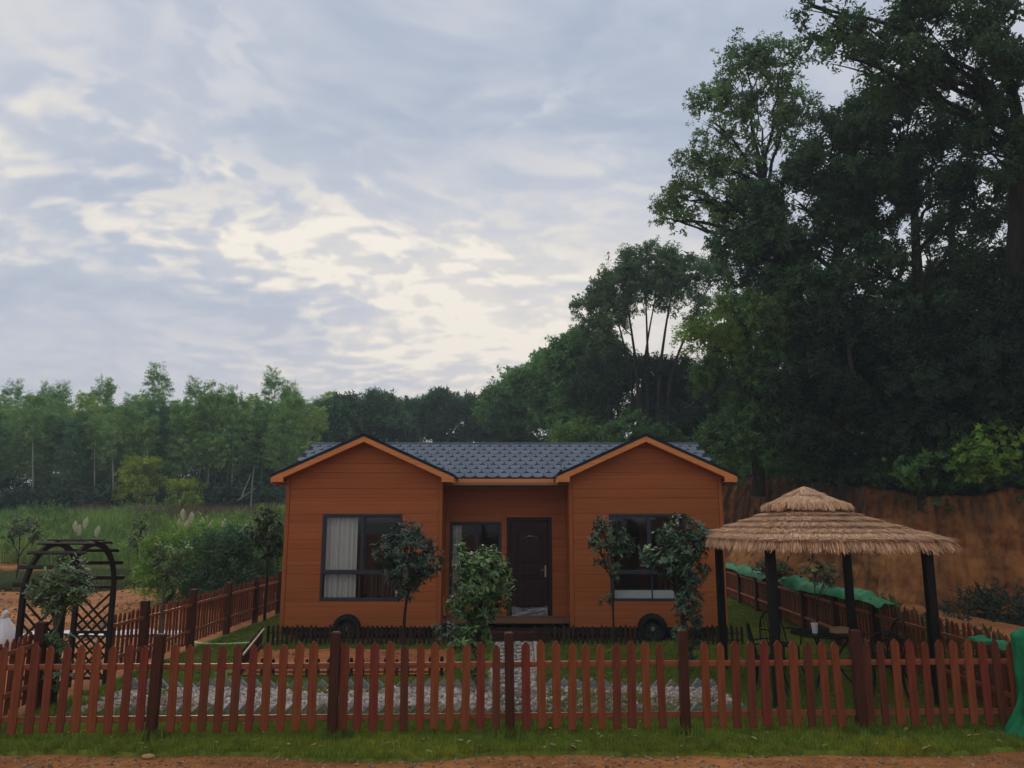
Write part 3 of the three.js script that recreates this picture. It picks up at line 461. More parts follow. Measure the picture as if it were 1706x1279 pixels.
fence('edging_fence', 'low edging fence with a pale top rail slanting along the left of the bed', [-3.86, 11.55], [-4.42, 14.25], { ...low, out: -1, rails: [[0.12, 0.022], [0.33, 0.03, M.cream]], h: 0.36, seed: 65 });

// ------------------------------------------------------------------ garden arch at the left fence
{
  const X0 = -6.02, X1 = -5.52, N = 9.78, F = 10.98, H = 1.92;
  const a = thing('garden_arch', 'dark wooden garden arch with lattice sides and a slatted round top', 'arch', [(X0 + X1) / 2, 0, -(N + F) / 2]);
  const cx = (X0 + X1) / 2, cz = (N + F) / 2, hz = (F - N) / 2, sp = H - hz;
  for (const x of [X0 - cx, X1 - cx]) {
    for (const s of [1, -1]) part('post', rbox(0.062, sp + 0.1, 0.062, 0.006, x, (sp - 0.1) / 2, s * hz, 'y'), M.dark, a);
    const hoop = new THREE.Shape(); hoop.absarc(0, 0, hz + 0.035, 0, Math.PI, false); hoop.absarc(0, 0, hz - 0.03, Math.PI, 0, true);
    part('hoop', along(new THREE.ExtrudeGeometry(hoop, { depth: 0.036, bevelEnabled: true, bevelSize: 0.004, bevelThickness: 0.004, bevelSegments: 1, curveSegments: 20 }).rotateY(Math.PI / 2).translate(x - 0.02, sp, 0), 'y'), M.dark, a);
  }
  for (let k = 0; k < 9; k++) { const q = Math.PI * (0.06 + 0.88 * k / 8), m = part('slat', rbox(X1 - X0 + 0.24, 0.02, 0.05, 0.004), M.dark, a); m.position.set(0, sp + Math.sin(q) * (hz + 0.048), Math.cos(q) * (hz + 0.048)); m.rotation.x = Math.PI / 2 - q; }
  for (const s of [1, -1]) {
    const y0 = 0.12, y1 = 1.32, w = X1 - X0 - 0.062, z = s * hz;
    for (const y of [y0, 0.72, y1]) part('lattice_rail', rbox(w, 0.04, 0.04, 0.004, 0, y, z), M.dark, a);
    for (const dir of [1, -1]) for (let k = -5; k < 12; k++) {
      let poly = [[-0.016, 0], [0.016, 0]]; const c0 = k * 0.135 - w / 2;
      const b = [[c0 - 0.021, y0], [c0 + 0.021, y0], [c0 + 0.021 + (y1 - y0), y1], [c0 - 0.021 + (y1 - y0), y1]].map(([x, y]) => [x, y]);
      let p = b; for (const f of [q => q[0] + w / 2, q => w / 2 - q[0], q => q[1] - y0 - 0.02, q => y1 - 0.02 - q[1]]) { p = clipHalf(p, f); if (p.length < 3) break; }
      if (p.length < 3) continue;
      part('lattice_strip', extr(p.map(([x, y]) => [x * dir, y]), 0.008, 0, 'y').translate(0, 0, z + dir * 0.0055 - 0.004), M.dark, a);
    }
  }
}
// ------------------------------------------------------------------ thatched gazebo
const GX = 4.08, GD = 10.85;
{
  const g = thing('thatched_gazebo', 'square gazebo with a two tier straw thatched roof on dark posts', 'gazebo', [GX, 0, -GD]);
  for (const [x, z] of [[-0.92, 1.22], [1.0, 1.22], [-0.90, -1.24], [1.06, -1.24]]) part('post', rbox(0.105, 2.0, 0.105, 0.01, x, 1.0 - 0.05, z, 'y'), M.black, g);
  for (const z of [1.2, -1.2]) part('beam', rbox(2.3, 0.09, 0.07, 0.006, 0, 1.93, z), M.black, g);
  for (const x of [-0.91, 1.0]) part('beam', rbox(0.07, 0.09, 2.33, 0.006, x, 1.93, 0, 'z'), M.black, g);
  for (const [x, z] of [[-1, 1], [1, 1], [-1, -1], [1, -1]]) part('rafter', tube([V(x * 1.1, 1.93, z * 1.45), V(0, 2.46, 0)], 0.03, 0.03, 6), M.black, g);
  const R = mulberry(77);
  const straw = [[0.74, 0.45, 0.27], [0.80, 0.52, 0.31], [0.62, 0.36, 0.20], [0.82, 0.58, 0.38], [0.46, 0.26, 0.15]];
  function course(hx0, hz0, y0, hx1, hz1, y1, n, len, lift, hang, layers, fr = 1) {   // between the lower ring (0) and upper ring (1), straw laid downslope
    const pos = [], col = [];
    const faces = [[V(-hx0, y0, hz0), V(hx0, y0, hz0), V(-hx1, y1, hz1), V(hx1, y1, hz1)], [V(hx0, y0, hz0), V(hx0, y0, -hz0), V(hx1, y1, hz1), V(hx1, y1, -hz1)], [V(hx0, y0, -hz0), V(-hx0, y0, -hz0), V(hx1, y1, -hz1), V(-hx1, y1, -hz1)], [V(-hx0, y0, -hz0), V(-hx0, y0, hz0), V(-hx1, y1, -hz1), V(-hx1, y1, hz1)]];
    for (const [a, b, c, d] of faces) {
      const e = b.clone().sub(a), L = e.length(), ed = e.clone().normalize(), up = c.clone().add(d).multiplyScalar(0.5).sub(a.clone().add(b).multiplyScalar(0.5)), nrm = ed.clone().cross(up).normalize(); if (nrm.y < 0) nrm.negate();
      const N = Math.round(L * n);
      for (let k = 0; k < N; k++) {
        const u = R(), v = Math.pow(R(), 1.6), top = clamp(v + len * (0.7 + R() * 0.6), 0, 1.12);
        const clump = noise3(u * L * 9, v * 2 + layers * 5, 3) * 0.5, thick = lift * (0.5 + R() * 0.8) + clump * 0.008;
        const P = w => a.clone().lerp(b, u).lerp(c.clone().lerp(d, u), w);
        const s = P(Math.max(v, 0)).addScaledVector(nrm, thick * (1 - v * 0.75)), q = P(top).addScaledVector(nrm, 0.008 + R() * 0.01);
        const sl = (R() - 0.5) * 0.07 + clump * 0.03; s.addScaledVector(ed, sl);
        if (v < 0.3) s.addScaledVector(up.clone().normalize(), -(R() * 0.022 + clump * 0.02));
        if (hang && v < 0.45) { s.y -= hang * (0.55 + R() * 0.5 + clump * 0.35); s.addScaledVector(nrm, (R() - 0.3) * 0.03); }
        const w = 0.0035 + R() * 0.0035, o = ed.clone().applyAxisAngle(nrm, (R() - 0.5) * 1.4).multiplyScalar(w), m = s.clone().lerp(q, 0.45).addScaledVector(nrm, hang && v < 0.45 ? 0.03 : 0.006);
        const t = straw[Math.floor(R() * straw.length)], f = 0.85 + R() * 0.3 + clump * 0.25;
        const V3 = (p, z) => pos.push(p.x + o.x * z, p.y + o.y * z, p.z + o.z * z);
        V3(s, -0.5); V3(s, 0.5); V3(m, -1); V3(m, -1); V3(s, 0.5); V3(m, 1); V3(m, -1); V3(m, 1); V3(q, 0);
        for (let z = 0; z < 9; z++) col.push(t[0] * f, t[1] * f, t[2] * f);
      }
    }
    return tri(pos, col);
  }
  const frust = (hx0, hz0, y0, hx1, hz1, y1) => { const p = []; const c = [[-1, 1], [1, 1], [1, -1], [-1, -1]]; for (let k = 0; k < 4; k++) { const [a, b] = [c[k], c[(k + 1) % 4]], A = [a[0] * hx0, y0, a[1] * hz0], B = [b[0] * hx0, y0, b[1] * hz0], C2 = [b[0] * hx1, y1, b[1] * hz1], D = [a[0] * hx1, y1, a[1] * hz1]; p.push(...A, ...B, ...C2, ...A, ...C2, ...D); } return tri(p); };
  part('thatch_core', merge([frust(1.16, 1.55, 1.94, 0.33, 0.39, 2.305), frust(0.38, 0.46, 2.395, 0.02, 0.02, 2.62), frust(0.32, 0.38, 2.29, 0.31, 0.37, 2.42)]), M.thatchCore, g);
  const lo = [1.19, 1.59, 1.945], hi = [0.35, 0.42, 2.325], ring = t => [lerp(lo[0], hi[0], t), lerp(lo[1], hi[1], t), lerp(lo[2], hi[2], t)];
  const nC = 5;
  for (let k = 0; k < nC; k++) { const a = ring(k / nC), b = ring((k + 1.25) / nC); part('thatch_course', course(...a, ...b, k ? 1150 : 1350, 0.45, 0.052, 0, k), M.thatch, g); }
  part('thatch_fringe', course(1.2, 1.6, 1.955, 1.0, 1.34, 2.05, 1100, 0.5, 0.03, 0.135, 9), M.thatch, g);
  const tl = [0.42, 0.50, 2.405], th = [0.02, 0.02, 2.665];
  for (let k = 0; k < 2; k++) { const f = t => [0, 1, 2].map(i => lerp(tl[i], th[i], t)); part('thatch_course', course(...f(k / 2), ...f(Math.min(1, (k + 1.3) / 2)), 1100, 0.5, 0.034, 0, 20 + k), M.thatch, g); }
  part('thatch_fringe', course(0.43, 0.51, 2.41, 0.31, 0.37, 2.485, 1500, 0.5, 0.034, 0.075, 31), M.thatch, g);
}
// table, chairs and what lies on the table
{
  const t = thing('patio_table', 'round dark patio table under the thatched gazebo', 'table', [4.22, LY, -10.75]);
  part('table_top', new THREE.LatheGeometry([[0.001, 0.69], [0.44, 0.69], [0.45, 0.695], [0.45, 0.71], [0.44, 0.715], [0.001, 0.715]].map(p => new THREE.Vector2(...p)), 32), M.steel, t);
  part('rim', new THREE.TorusGeometry(0.45, 0.014, 8, 40).rotateX(Math.PI / 2).translate(0, 0.70, 0), M.steel, t);
  for (let k = 0; k < 3; k++) { const a = k / 3 * 6.283 + 0.4; part('leg', tube(curve([V(Math.cos(a) * 0.34, 0, Math.sin(a) * 0.34), V(Math.cos(a) * 0.12, 0.35, Math.sin(a) * 0.12), V(Math.cos(a) * 0.3, 0.69, Math.sin(a) * 0.3)], 8), 0.014, 0.014), M.steel, t); }
  part('shelf_ring', new THREE.TorusGeometry(0.14, 0.009, 6, 24).rotateX(Math.PI / 2).translate(0, 0.35, 0), M.steel, t);
  const c = thing('white_cup', 'white paper cup standing on the patio table', 'cup', [4.02, LY + 0.716, -10.62]);
  part('body', new THREE.LatheGeometry([[0.001, 0.003], [0.034, 0], [0.046, 0.13], [0.049, 0.133], [0.044, 0.13], [0.032, 0.006]].map(p => new THREE.Vector2(...p)), 20), M.white, c);
  const b = thing('tan_box', 'flat tan cardboard box lying on the patio table', 'box', [4.36, LY + 0.716, -10.66], 0.2);
  part('body', rbox(0.2, 0.06, 0.14, 0.004, 0, 0.03, 0), M.tan, b); part('lid', rbox(0.206, 0.016, 0.146, 0.004, 0, 0.068, 0), M.tan, b);
  const ch = thing('patio_chair', 'dark metal patio chair with a round back at the left of the table', 'chair', [0, 0, 0], 0);
  part('seat', new THREE.LatheGeometry([[0.001, 0.425], [0.2, 0.42], [0.215, 0.43], [0.2, 0.445], [0.001, 0.45]].map(p => new THREE.Vector2(...p)), 24), M.steel, ch);
  for (const [x, z] of [[-0.16, 0.16], [0.16, 0.16], [-0.16, -0.16], [0.16, -0.16]]) part('leg', tube(curve([V(x * 1.35, 0, z * 1.35), V(x * 1.02, 0.22, z * 1.02), V(x, 0.43, z)], 6), 0.011, 0.011), M.steel, ch);
  const arc = []; for (let k = 0; k <= 16; k++) { const q = Math.PI * (k / 16); arc.push(V(Math.cos(q) * 0.22, 0.44 + Math.pow(Math.sin(q), 0.7) * 0.42, -0.17 - Math.pow(Math.sin(q), 0.7) * 0.09)); }
  part('back_hoop', tube(arc, 0.012, 0.012), M.steel, ch);
  for (let k = -3; k <= 3; k++) { const x = k * 0.055, y = 0.44 + 0.42 * Math.pow(Math.sqrt(Math.max(0, 1 - (x / 0.22) ** 2)), 0.7); part('back_slat', tube([V(x, 0.44, -0.17), V(x, (0.44 + y) / 2, -0.22), V(x, y - 0.01, -0.17 - 0.09 * (y - 0.44) / 0.42)], 0.005, 0.005, 5), M.steel, ch); }
  for (const s of [-1, 1]) part('armrest', tube(curve([V(s * 0.215, 0.62, -0.2), V(s * 0.25, 0.64, 0), V(s * 0.22, 0.6, 0.16), V(s * 0.19, 0.44, 0.17)], 10), 0.011, 0.011), M.steel, ch);
  ch.position.set(3.34, LY, -10.45); ch.rotation.y = 1.2;
  dup(ch, [3.9, LY, -11.6], 0.35, 'dark metal patio chair at the back of the table near the side fence');
  dup(ch, [5.05, LY, -10.9], -1.5, 'dark metal patio chair at the right of the table');
  dup(ch, [4.65, LY, -9.98], 2.75, 'dark metal patio chair on the near right side of the table');
}
// ------------------------------------------------------------------ green netting
{
  const F = t => [lerp(5.46, 6.32, t / 16), 8.62 + t], R = mulberry(8);
  function drape(label, t0, t1, inner, crest) {      // from the outer side up over the picket tops and a little way down inside
    const g = grid(140, 22, (u, v) => { const t = lerp(t0, t1, u), [x, D] = F(t), end = Math.min(1, 7 * u, 7 * (1 - u)), w = fbm(t * 0.9, 1, 3, 4), fold = fbm(t * 1.3 + v * 1.6, v * 5, 8, 4) * 0.07 + fbm(t * 5, v * 9, 18, 3) * 0.025;
      const top = crest + w * 0.12 * end - 0.05 * (1 - end), dr = inner(u) * (0.7 + w) * end + 0.03;
      let q, y; if (v < 0.62) { const k = v / 0.62; q = lerp(0.42, 0.06, Math.pow(k, 0.8)); y = lerp(0.55, top, Math.sin(k * Math.PI / 2)); } else { const k = (v - 0.62) / 0.38; q = lerp(0.06, -0.085 - 0.03 * k, Math.sin(k * Math.PI / 2)); y = top - dr * k * k - 0.015 * k; }
      return [x + q + (v > 0.7 ? -Math.abs(fold) * 0.6 : fold), y + fold * 0.6, -D, t, v * 0.9]; });
    return tag(mesh('green_netting', g, M.net), label, 'netting');
  }
  drape('crumpled green netting over the side fence beside the cabin corner', 9.3, 15.6, u => 0.26 - 0.08 * u, 1.08);
  drape('long strip of green netting laid over the middle of the side fence', 3.3, 8.9, u => 0.06 + 0.16 * u, 1.05);
  drape('short end of green netting over the side fence next to the front corner', 0.1, 0.95, u => 0.03, 0.9);
  const h = grid(110, 26, (u, v) => { const a = u * Math.PI * 2, y = lerp(1.12, 0.02, v), fold = 0.26 * noise3(Math.cos(a) * 3.3, Math.sin(a) * 3.3, 2 + v * 1.3) + 0.22 * noise3(Math.cos(a) * 7, Math.sin(a) * 7, 4 + v * 2.1) + 0.10 * noise3(Math.cos(a) * 15, Math.sin(a) * 15, 4 + v * 5);
    const r = lerp(0.17, 0.24, v) + (v > 0.82 ? (v - 0.82) * 0.42 : 0) - 0.05 * Math.sin(v * 3.1) + (v < 0.06 ? -(0.06 - v) * 2.4 : 0), rr = Math.max(0.02, r * (1 + fold * (0.5 + v)));
    return [5.47 + Math.cos(a) * rr * 1.12, y + (v < 0.1 ? 0 : noise3(u * 9, v * 5, 7) * 0.02), -8.42 + Math.sin(a) * rr, u * 1.6, y]; });
  tag(mesh('green_netting', h, M.net), 'green netting bunched and hanging to the ground over the front right fence corner', 'netting');
}
// ------------------------------------------------------------------ gravel channel, path and edging
const weedy = (x, D) => fbm(x * 0.9, D * 1.6, 77, 4) > 0.10, CH0 = 9.34, CH1 = 10.72, pathX = D => 0.0 + 0.01 * (D - 10);
{
  const gch = grid(90, 8, (u, v) => { const x = lerp(-5.05, 2.72, u), D = lerp(CH0, CH1, v); return [x, LY + 0.008 + fbm(x * 4, D * 4, 2, 3) * 0.012, -D, x, D]; });
  tag(mesh('gravel_bed', gch, M.gravelBed), 'strip of white gravel running behind the front fence', 'gravel bed', null, 'structure');
  const p = thing('garden_path', 'white pebble path with grey slabs from the gravel strip to the door', 'path', [0, 0, -12.6]); p.userData.kind = 'structure';
  part('surface', grid(8, 50, (u, v) => { const D = lerp(CH1, 14.6, v), x = pathX(D) + lerp(-0.33, 0.33, u); return [x, LY + 0.007 + fbm(x * 5, D * 5, 3, 3) * 0.012, -D + 12.6, x, D]; }), M.gravelBed, p);
  const R = mulberry(12); let D = 9.85;
  while (D < 14.4) { const l = 0.2 + R() * 0.05; const w = 0.2 + R() * 0.03; const pts = []; for (let k = 0; k < 10; k++) { const a = k / 10 * 6.283, q = 1 / Math.max(Math.abs(Math.cos(a)), Math.abs(Math.sin(a))); pts.push([Math.cos(a) * w * Math.min(q, 1.22) * (0.94 + R() * 0.1), Math.sin(a) * l / 2 * Math.min(q, 1.22) * (0.94 + R() * 0.1)]); }
    const s = part('paving_slab', extr(pts, 0.03, 0.006).rotateX(-Math.PI / 2), M.slab, p); s.position.set(pathX(D) + (R() - 0.5) * 0.04 - 0.02, LY - 0.005, -D + 12.6); s.rotation.y = (R() - 0.5) * 0.1; D += 0.36; }
  for (let k = 0; k < 11; k++) { const Dk = 10.9 + k * 0.33; const s = part('kerb_stone', rbox(0.07, 0.1, 0.3, 0.012, 0, 0, 0, 'z'), M.stonePale, p); s.position.set(pathX(Dk) + 0.37, LY + 0.03, -Dk + 12.6); s.rotation.y = (R() - 0.5) * 0.08; }
  // saw-tooth edging of tilted bricks
  const bg = rbox(0.15, 0.15, 0.065, 0.008); let row = 0;
  for (const [Dr, label, ms] of [[CH0, 'near row of tilted grey bricks edging the gravel strip', [M.stone, M.stoneB]], [CH1, 'far row of tilted grey bricks edging the gravel strip', [M.stoneB, M.stone]]]) {
    const e = thing('brick_edging', label, 'edging', [-1.2, 0, -Dr]); const Rr = mulberry(90 + row++);
    for (let x = -5.0; x < 2.75; x += 0.178) { if (row === 2 && Math.abs(x) < 0.36) continue; const b = part('brick', bg, ms[Rr() < 0.7 ? 0 : 1], e); b.position.set(x + 1.2 + (Rr() - 0.5) * 0.015, LY + 0.022 + (Rr() - 0.5) * 0.02, (Rr() - 0.5) * 0.02); b.rotation.set((Rr() - 0.5) * 0.2, (Rr() - 0.5) * 0.2, Math.PI / 4 + (Rr() - 0.5) * 0.16); }
  }
  // the stones themselves
  const pg = new THREE.IcosahedronGeometry(1, 1); { const q = pg.attributes.position; for (let i = 0; i < q.count; i++) { const s = 1 + noise3(q.getX(i) * 1.4, q.getY(i) * 1.4, q.getZ(i) * 1.4) * 0.22; q.setXYZ(i, q.getX(i) * s, q.getY(i) * s * 0.6, q.getZ(i) * s * 0.8); } pg.computeVertexNormals(); }
  function stones(name, label, N, place, r0, r1, col) { const m = new THREE.InstancedMesh(pg, M.pebble, N), Rn = mulberry(N), o = new THREE.Object3D(); m.castShadow = m.receiveShadow = true; for (let i = 0; i < N; i++) { const [x, y, D] = place(Rn); o.position.set(x, y, -D); o.rotation.set(Rn() * 6, Rn() * 6, Rn() * 6); o.scale.setScalar(lerp(r0, r1, Rn() * Rn())); o.updateMatrix(); m.setMatrixAt(i, o.matrix); const f = 0.45 + Rn() * 0.75; const so = name === 'gravel' && fbm(x * 1.4, D * 2.2, 5, 3) > 0.16 ? 0.55 : 1; m.setColorAt(i, C(col[0] * f * (so < 1 ? 0.62 : 1), col[1] * f * (so < 1 ? 0.5 : 1), col[2] * f * (so < 1 ? 0.38 : 1)).lerp(C(col[0] * f, col[1] * f * (0.97 + Rn() * 0.06), col[2] * f * (0.92 + Rn() * 0.1)), so < 1 ? 0.25 : 1)); } m.name = numbered(name); scene.add(m); return tag(m, label, name.replace('_', ' '), null, 'stuff'); }
  stones('gravel', 'white pebbles filling the gravel strip behind the front fence', 7000, R => { let x, D; do { x = lerp(-5.05, 2.72, R()); D = lerp(CH0 + 0.05, CH1 - 0.05, R()); } while (weedy(x, D) && R() < 0.85); return [x, LY + 0.018, D]; }, 0.014, 0.05, [0.74, 0.63, 0.56]);
  stones('gravel', 'white pebbles covering the path to the door', 3200, R => { const D = lerp(CH1, 14.6, R()); return [pathX(D) + lerp(-0.33, 0.33, R()), LY + 0.014, D]; }, 0.012, 0.042, [0.72, 0.64, 0.58]);
  stones('loose_stones', 'small orange stones and clods along the edge of the dirt road', 2600, R => { const x = lerp(-7, 7, R()), D = lerp(7.2, 7.85, R()); return [x, terrain(x, D) + 0.004, Math.min(D, lawnEdge(x) - 0.01)]; }, 0.006, 0.03, [0.52, 0.32, 0.19]);
  stones('loose_stones', 'rubble scattered over the bare earth left of the side fence', 2500, R => { const D = lerp(13, 38, R() * R()), x = -5.9 - R() * D * 0.55; return [x, terrain(x, D) + 0.01, D]; }, 0.015, 0.085, [0.52, 0.30, 0.18]);
  stones('rubble', 'broken red brick rubble in the bare earth bed', 1500, R => [lerp(-4.1, -1.0, R()), LY + 0.012, lerp(11.6, 13.7, R())], 0.012, 0.05, [0.50, 0.24, 0.15]);
  tag(mesh('flower_bed', grid(30, 24, (u, v) => { const D = lerp(11.52, 13.75, v), x = lerp(-3.85 - (D - 11.5) * 0.2, -0.98, u); return [x, LY + 0.012 + fbm(x * 2, D * 2, 2, 4) * 0.03 + 0.012, -D, x, D]; }, p => [1, 0.88, 0.85]), M.dirt), 'bare reddish earth bed before the left wing', 'flower bed', null, 'structure');
}
// ------------------------------------------------------------------ small loose things
function broom(label, foot, top) {
  const b = thing('broom', label, 'broom', [foot.x, foot.y, foot.z]); const d = top.clone().sub(foot), n = d.clone().normalize();
  part('handle', tube([n.clone().multiplyScalar(0.13), d], 0.0135, 0.0125, 8), M.handle, b);
  const pos = [], R = mulberry(Math.round(foot.x * 100) + 900); for (let k = 0; k < 260; k++) { const a = R() * 6.283, r = R() * 0.09, p = n.clone().multiplyScalar(0.15), q = V(Math.cos(a) * r * 1.3, R() * 0.02, Math.sin(a) * r * 0.6), s = V(R() - 0.5, 0, R() - 0.5).normalize().multiplyScalar(0.004); pos.push(p.x, p.y, p.z, q.x - s.x, q.y, q.z - s.z, q.x + s.x, q.y, q.z + s.z); }
  part('bristles', tri(pos), M.curtain, b); part('collar', tube([n.clone().multiplyScalar(0.11), n.clone().multiplyScalar(0.17)], 0.03, 0.016, 8), M.steel, b);
}
broom('long handled broom leaning in the inner corner of the left wing', V(-1.27, 0.28, -15.2), V(-1.41, 1.42, -15.66));
broom('second broom leaning on the wall under the small window', V(-0.98, 0.28, -15.25), V(-1.20, 1.45, -15.68));
{
  const g = grid(40, 24, (u, v) => { const a = u * 6.283, f = 0.13 * noise3(Math.cos(a) * 3, Math.sin(a) * 3, 3 + v * 1.5), r = (0.20 * Math.pow(Math.sin(Math.min(1, v * 1.08 + 0.05) * 2.2), 0.8) + 0.03) * (1 + f * 2); return [Math.cos(a) * r * 0.9, (1 - v) * 0.62 + f * 0.1, Math.sin(a) * r, u, v]; });
  const s = thing('white_sack', 'white plastic sack standing on bare earth left of the arch', 'sack', [-8.55, 0, -13.4]); part('body', g, M.white, s); part('knot', tube([V(0, 0.6, 0), V(0.03, 0.68, 0.02), V(0.07, 0.72, 0)], 0.03, 0.05, 8), M.white, s);
  tag(mesh('garden_hose', tube(curve([V(-6.0, 0.05, -14.9), V(-5.62, 0.055, -14.45), V(-5.25, 0.055, -14.35), V(-4.95, 0.055, -14.42), V(-4.75, 0.055, -14.5)], 30), 0.017, 0.017, 8), M.hose), 'pale green hose lying in a curve on the grass by the left fence', 'hose');
  tag(mesh('plastic_sheet', grid(30, 6, (u, v) => { const x = lerp(-9.6, -6.6, u), D = lerp(15.6, 16.2, v); return [x, 0.03 + Math.abs(fbm(x * 3, D * 4, 4, 3)) * 0.12, -D]; }), M.white), 'strip of white plastic sheet on bare earth behind the left fence', 'plastic sheet');
  tag(mesh('dry_twig', merge([[V(0, 0.05, 0), V(-0.06, 0.07, 0.1), V(-0.12, 0.05, 0.24)], [V(0, 0.05, 0), V(0.05, 0.08, 0.06), V(0.1, 0.06, 0.2)], [V(-0.05, 0.06, 0.1), V(0.03, 0.09, 0.16), V(0.05, 0.07, 0.26)]].map(p => tube(curve(p, 6), 0.006, 0.003, 5))).translate(-1.19, 0, -8.15), M.tan), 'dry forked twig lying on the grass before the fence', 'twig');
  tag(mesh('stone', new THREE.IcosahedronGeometry(0.05, 2).scale(1.3, 0.5, 0.8).translate(-3.44, 0.02, -7.78), M.tan), 'tan flat stone at the edge of the grass on the left', 'stone');
}
// ------------------------------------------------------------------ foliage
const gauss = R => (R() + R() + R() + R() - 2) * 0.866;
const dirRand = R => { const z = R() * 2 - 1, a = R() * 6.2832, s = Math.sqrt(1 - z * z); return V(Math.cos(a) * s, z, Math.sin(a) * s); };
// one leaf: a folded blade of four or six faces; pushes into pos
function leaf(pos, p, d, n, len, wid, droop = 0.15, fine = false) {
  const s = d.clone().cross(n).normalize(), k = s.clone().cross(d).normalize();
  const at_ = (t, w, h) => p.clone().addScaledVector(d, len * t).addScaledVector(s, wid * w).addScaledVector(k, len * h - droop * len * t * t);
  const B = at_(0, 0, 0), T_ = at_(1, 0, 0), P = (...v) => v.forEach(q => pos.push(q.x, q.y, q.z));
  if (!fine) { const L = at_(0.45, -0.5, 0.07), Rr = at_(0.45, 0.5, 0.07), m = at_(0.5, 0, 0); P(B, L, m, m, L, T_, B, m, Rr, m, T_, Rr); return 12; }
  const L1 = at_(0.28, -0.42, 0.06), L2 = at_(0.65, -0.45, 0.05), R1 = at_(0.28, 0.42, 0.06), R2 = at_(0.65, 0.45, 0.05), m1 = at_(0.3, 0, 0), m2 = at_(0.66, 0, 0);
  P(B, L1, m1, L1, L2, m1, m1, L2, m2, L2, T_, m2, B, m1, R1, R1, m1, R2, m1, m2, R2, R2, m2, T_); return 24;
}
function sprayGeo(seed, n, tw, len, wid, droop, spread = 0.9) {    // a twig along +y with n leaves
  const R = mulberry(seed), pos = [];
  for (let k = 0; k < n; k++) { const y = tw * (0.1 + 0.9 * Math.sqrt(R())), d = V(gauss(R) * spread, 0.45 + gauss(R) * 0.35, gauss(R) * spread).normalize(); const nn = V(gauss(R) * 0.5, 1, gauss(R) * 0.5).normalize(); leaf(pos, V(gauss(R) * tw * 0.16, y, gauss(R) * tw * 0.16), d, nn, len * (0.7 + R() * 0.6), wid * (0.7 + R() * 0.6), droop); }
  return tri(pos);
}
const SP = { broad: sprayGeo(1, 18, 0.55, 0.135, 0.062, 0.2), small: sprayGeo(2, 20, 0.5, 0.10, 0.042, 0.15), far: sprayGeo(3, 16, 0.8, 0.24, 0.12, 0.2), big: sprayGeo(4, 9, 0.35, 0.17, 0.10, 0.3), weed: sprayGeo(6, 14, 0.45, 0.14, 0.05, 0.25, 0.7) };
{ // bamboo spray: narrow leaves hanging from a thin branch
  const R = mulberry(5), pos = []; for (let k = 0; k < 20; k++) { const t = 0.15 + 0.85 * R(), p = V(gauss(R) * 0.07, t * 0.9 - t * t * 0.25, gauss(R) * 0.07), d = V(gauss(R) * 0.7, -0.15 + gauss(R) * 0.45, gauss(R) * 0.7).normalize(); leaf(pos, p, d, dirRand(R), 0.27 * (0.7 + R() * 0.5), 0.05, 0.2); }
  SP.bamboo = tri(pos); const p2 = []; for (let k = 0; k < 22; k++) { const t = 0.1 + 0.9 * R(), p = V(gauss(R) * 0.05, t * 0.8 - t * t * 0.18, gauss(R) * 0.05), d = V(gauss(R) * 0.6, -0.2 + gauss(R) * 0.4, gauss(R) * 0.6).normalize(); leaf(p2, p, d, dirRand(R), 0.19 * (0.7 + R() * 0.5), 0.026, 0.15); } SP.tip = tri(p2);
}
function instanced(geo, m, list) {                       // list of [position, direction, scale, colour, roll]
  const q = new THREE.InstancedMesh(geo, m, list.length), o = new THREE.Object3D(), up = V(0, 1, 0), r = new THREE.Quaternion();
  list.forEach(([p, d, s, c, roll], i) => { o.position.copy(p); o.quaternion.setFromUnitVectors(up, d); r.setFromAxisAngle(up, roll); o.quaternion.multiply(r); o.scale.setScalar(s); o.updateMatrix(); q.setMatrixAt(i, o.matrix); q.setColorAt(i, C(...c)); });
  q.castShadow = q.receiveShadow = true; return q;
}
const tint = (c, R, k = 0.3) => { const f = 1 + (R() - 0.5) * 2 * k, w = (R() - 0.5) * 0.25; return [c[0] * f * (1 + w), c[1] * f, c[2] * f * (1 - w)]; };
function scatter(lobes, R, col, dens, opts = {}) {       // lobes: [centre, rx, ry, rz, weight, colour]
  const out = [];
  for (const [c, rx, ry, rz, w = 1, lc] of lobes) {
    const rm = Math.cbrt(rx * ry * rz), M_ = Math.round(6 + rm * 6), cl = [];
    for (let k = 0; k < M_; k++) { const d = dirRand(R); if (d.y < -0.35 && R() < 0.6) d.y *= -0.6; const r = 0.5 + 0.48 * R(); cl.push([V(c.x + d.x * rx * r, c.y + d.y * ry * r, c.z + d.z * rz * r), d, 0.75 + R() * 0.5, (opts.clump ?? 0.22) * (0.7 + R() * 0.6)]); }
    const n = Math.round(dens * (opts.k ?? 1) * w * rx * ry);
    for (let k = 0; k < n; k++) {
      let p, d, f = 1;
      if (R() < 0.12) { d = dirRand(R); const r = Math.cbrt(R()) * 0.95; p = V(c.x + d.x * rx * r, c.y + d.y * ry * r, c.z + d.z * rz * r); }
      else { const q = cl[Math.floor(R() * M_)]; d = q[1]; f = q[2]; p = V(q[0].x + gauss(R) * q[3] * rx * 0.9, q[0].y + gauss(R) * q[3] * ry * 0.75, q[0].z + gauss(R) * q[3] * rz * 0.9); }
      const dir = d.clone().multiplyScalar(0.7).add(dirRand(R).multiplyScalar(0.8)); dir.y += 0.12; dir.normalize();
      const k2 = lc ?? col, t = tint([k2[0] * f, k2[1] * f, k2[2] * f], R, 0.22);
      out.push([p, dir, (opts.s ?? 1) * (0.7 + R() * 0.65), t, R() * 6.28]);
    }
  }
  return out;
}
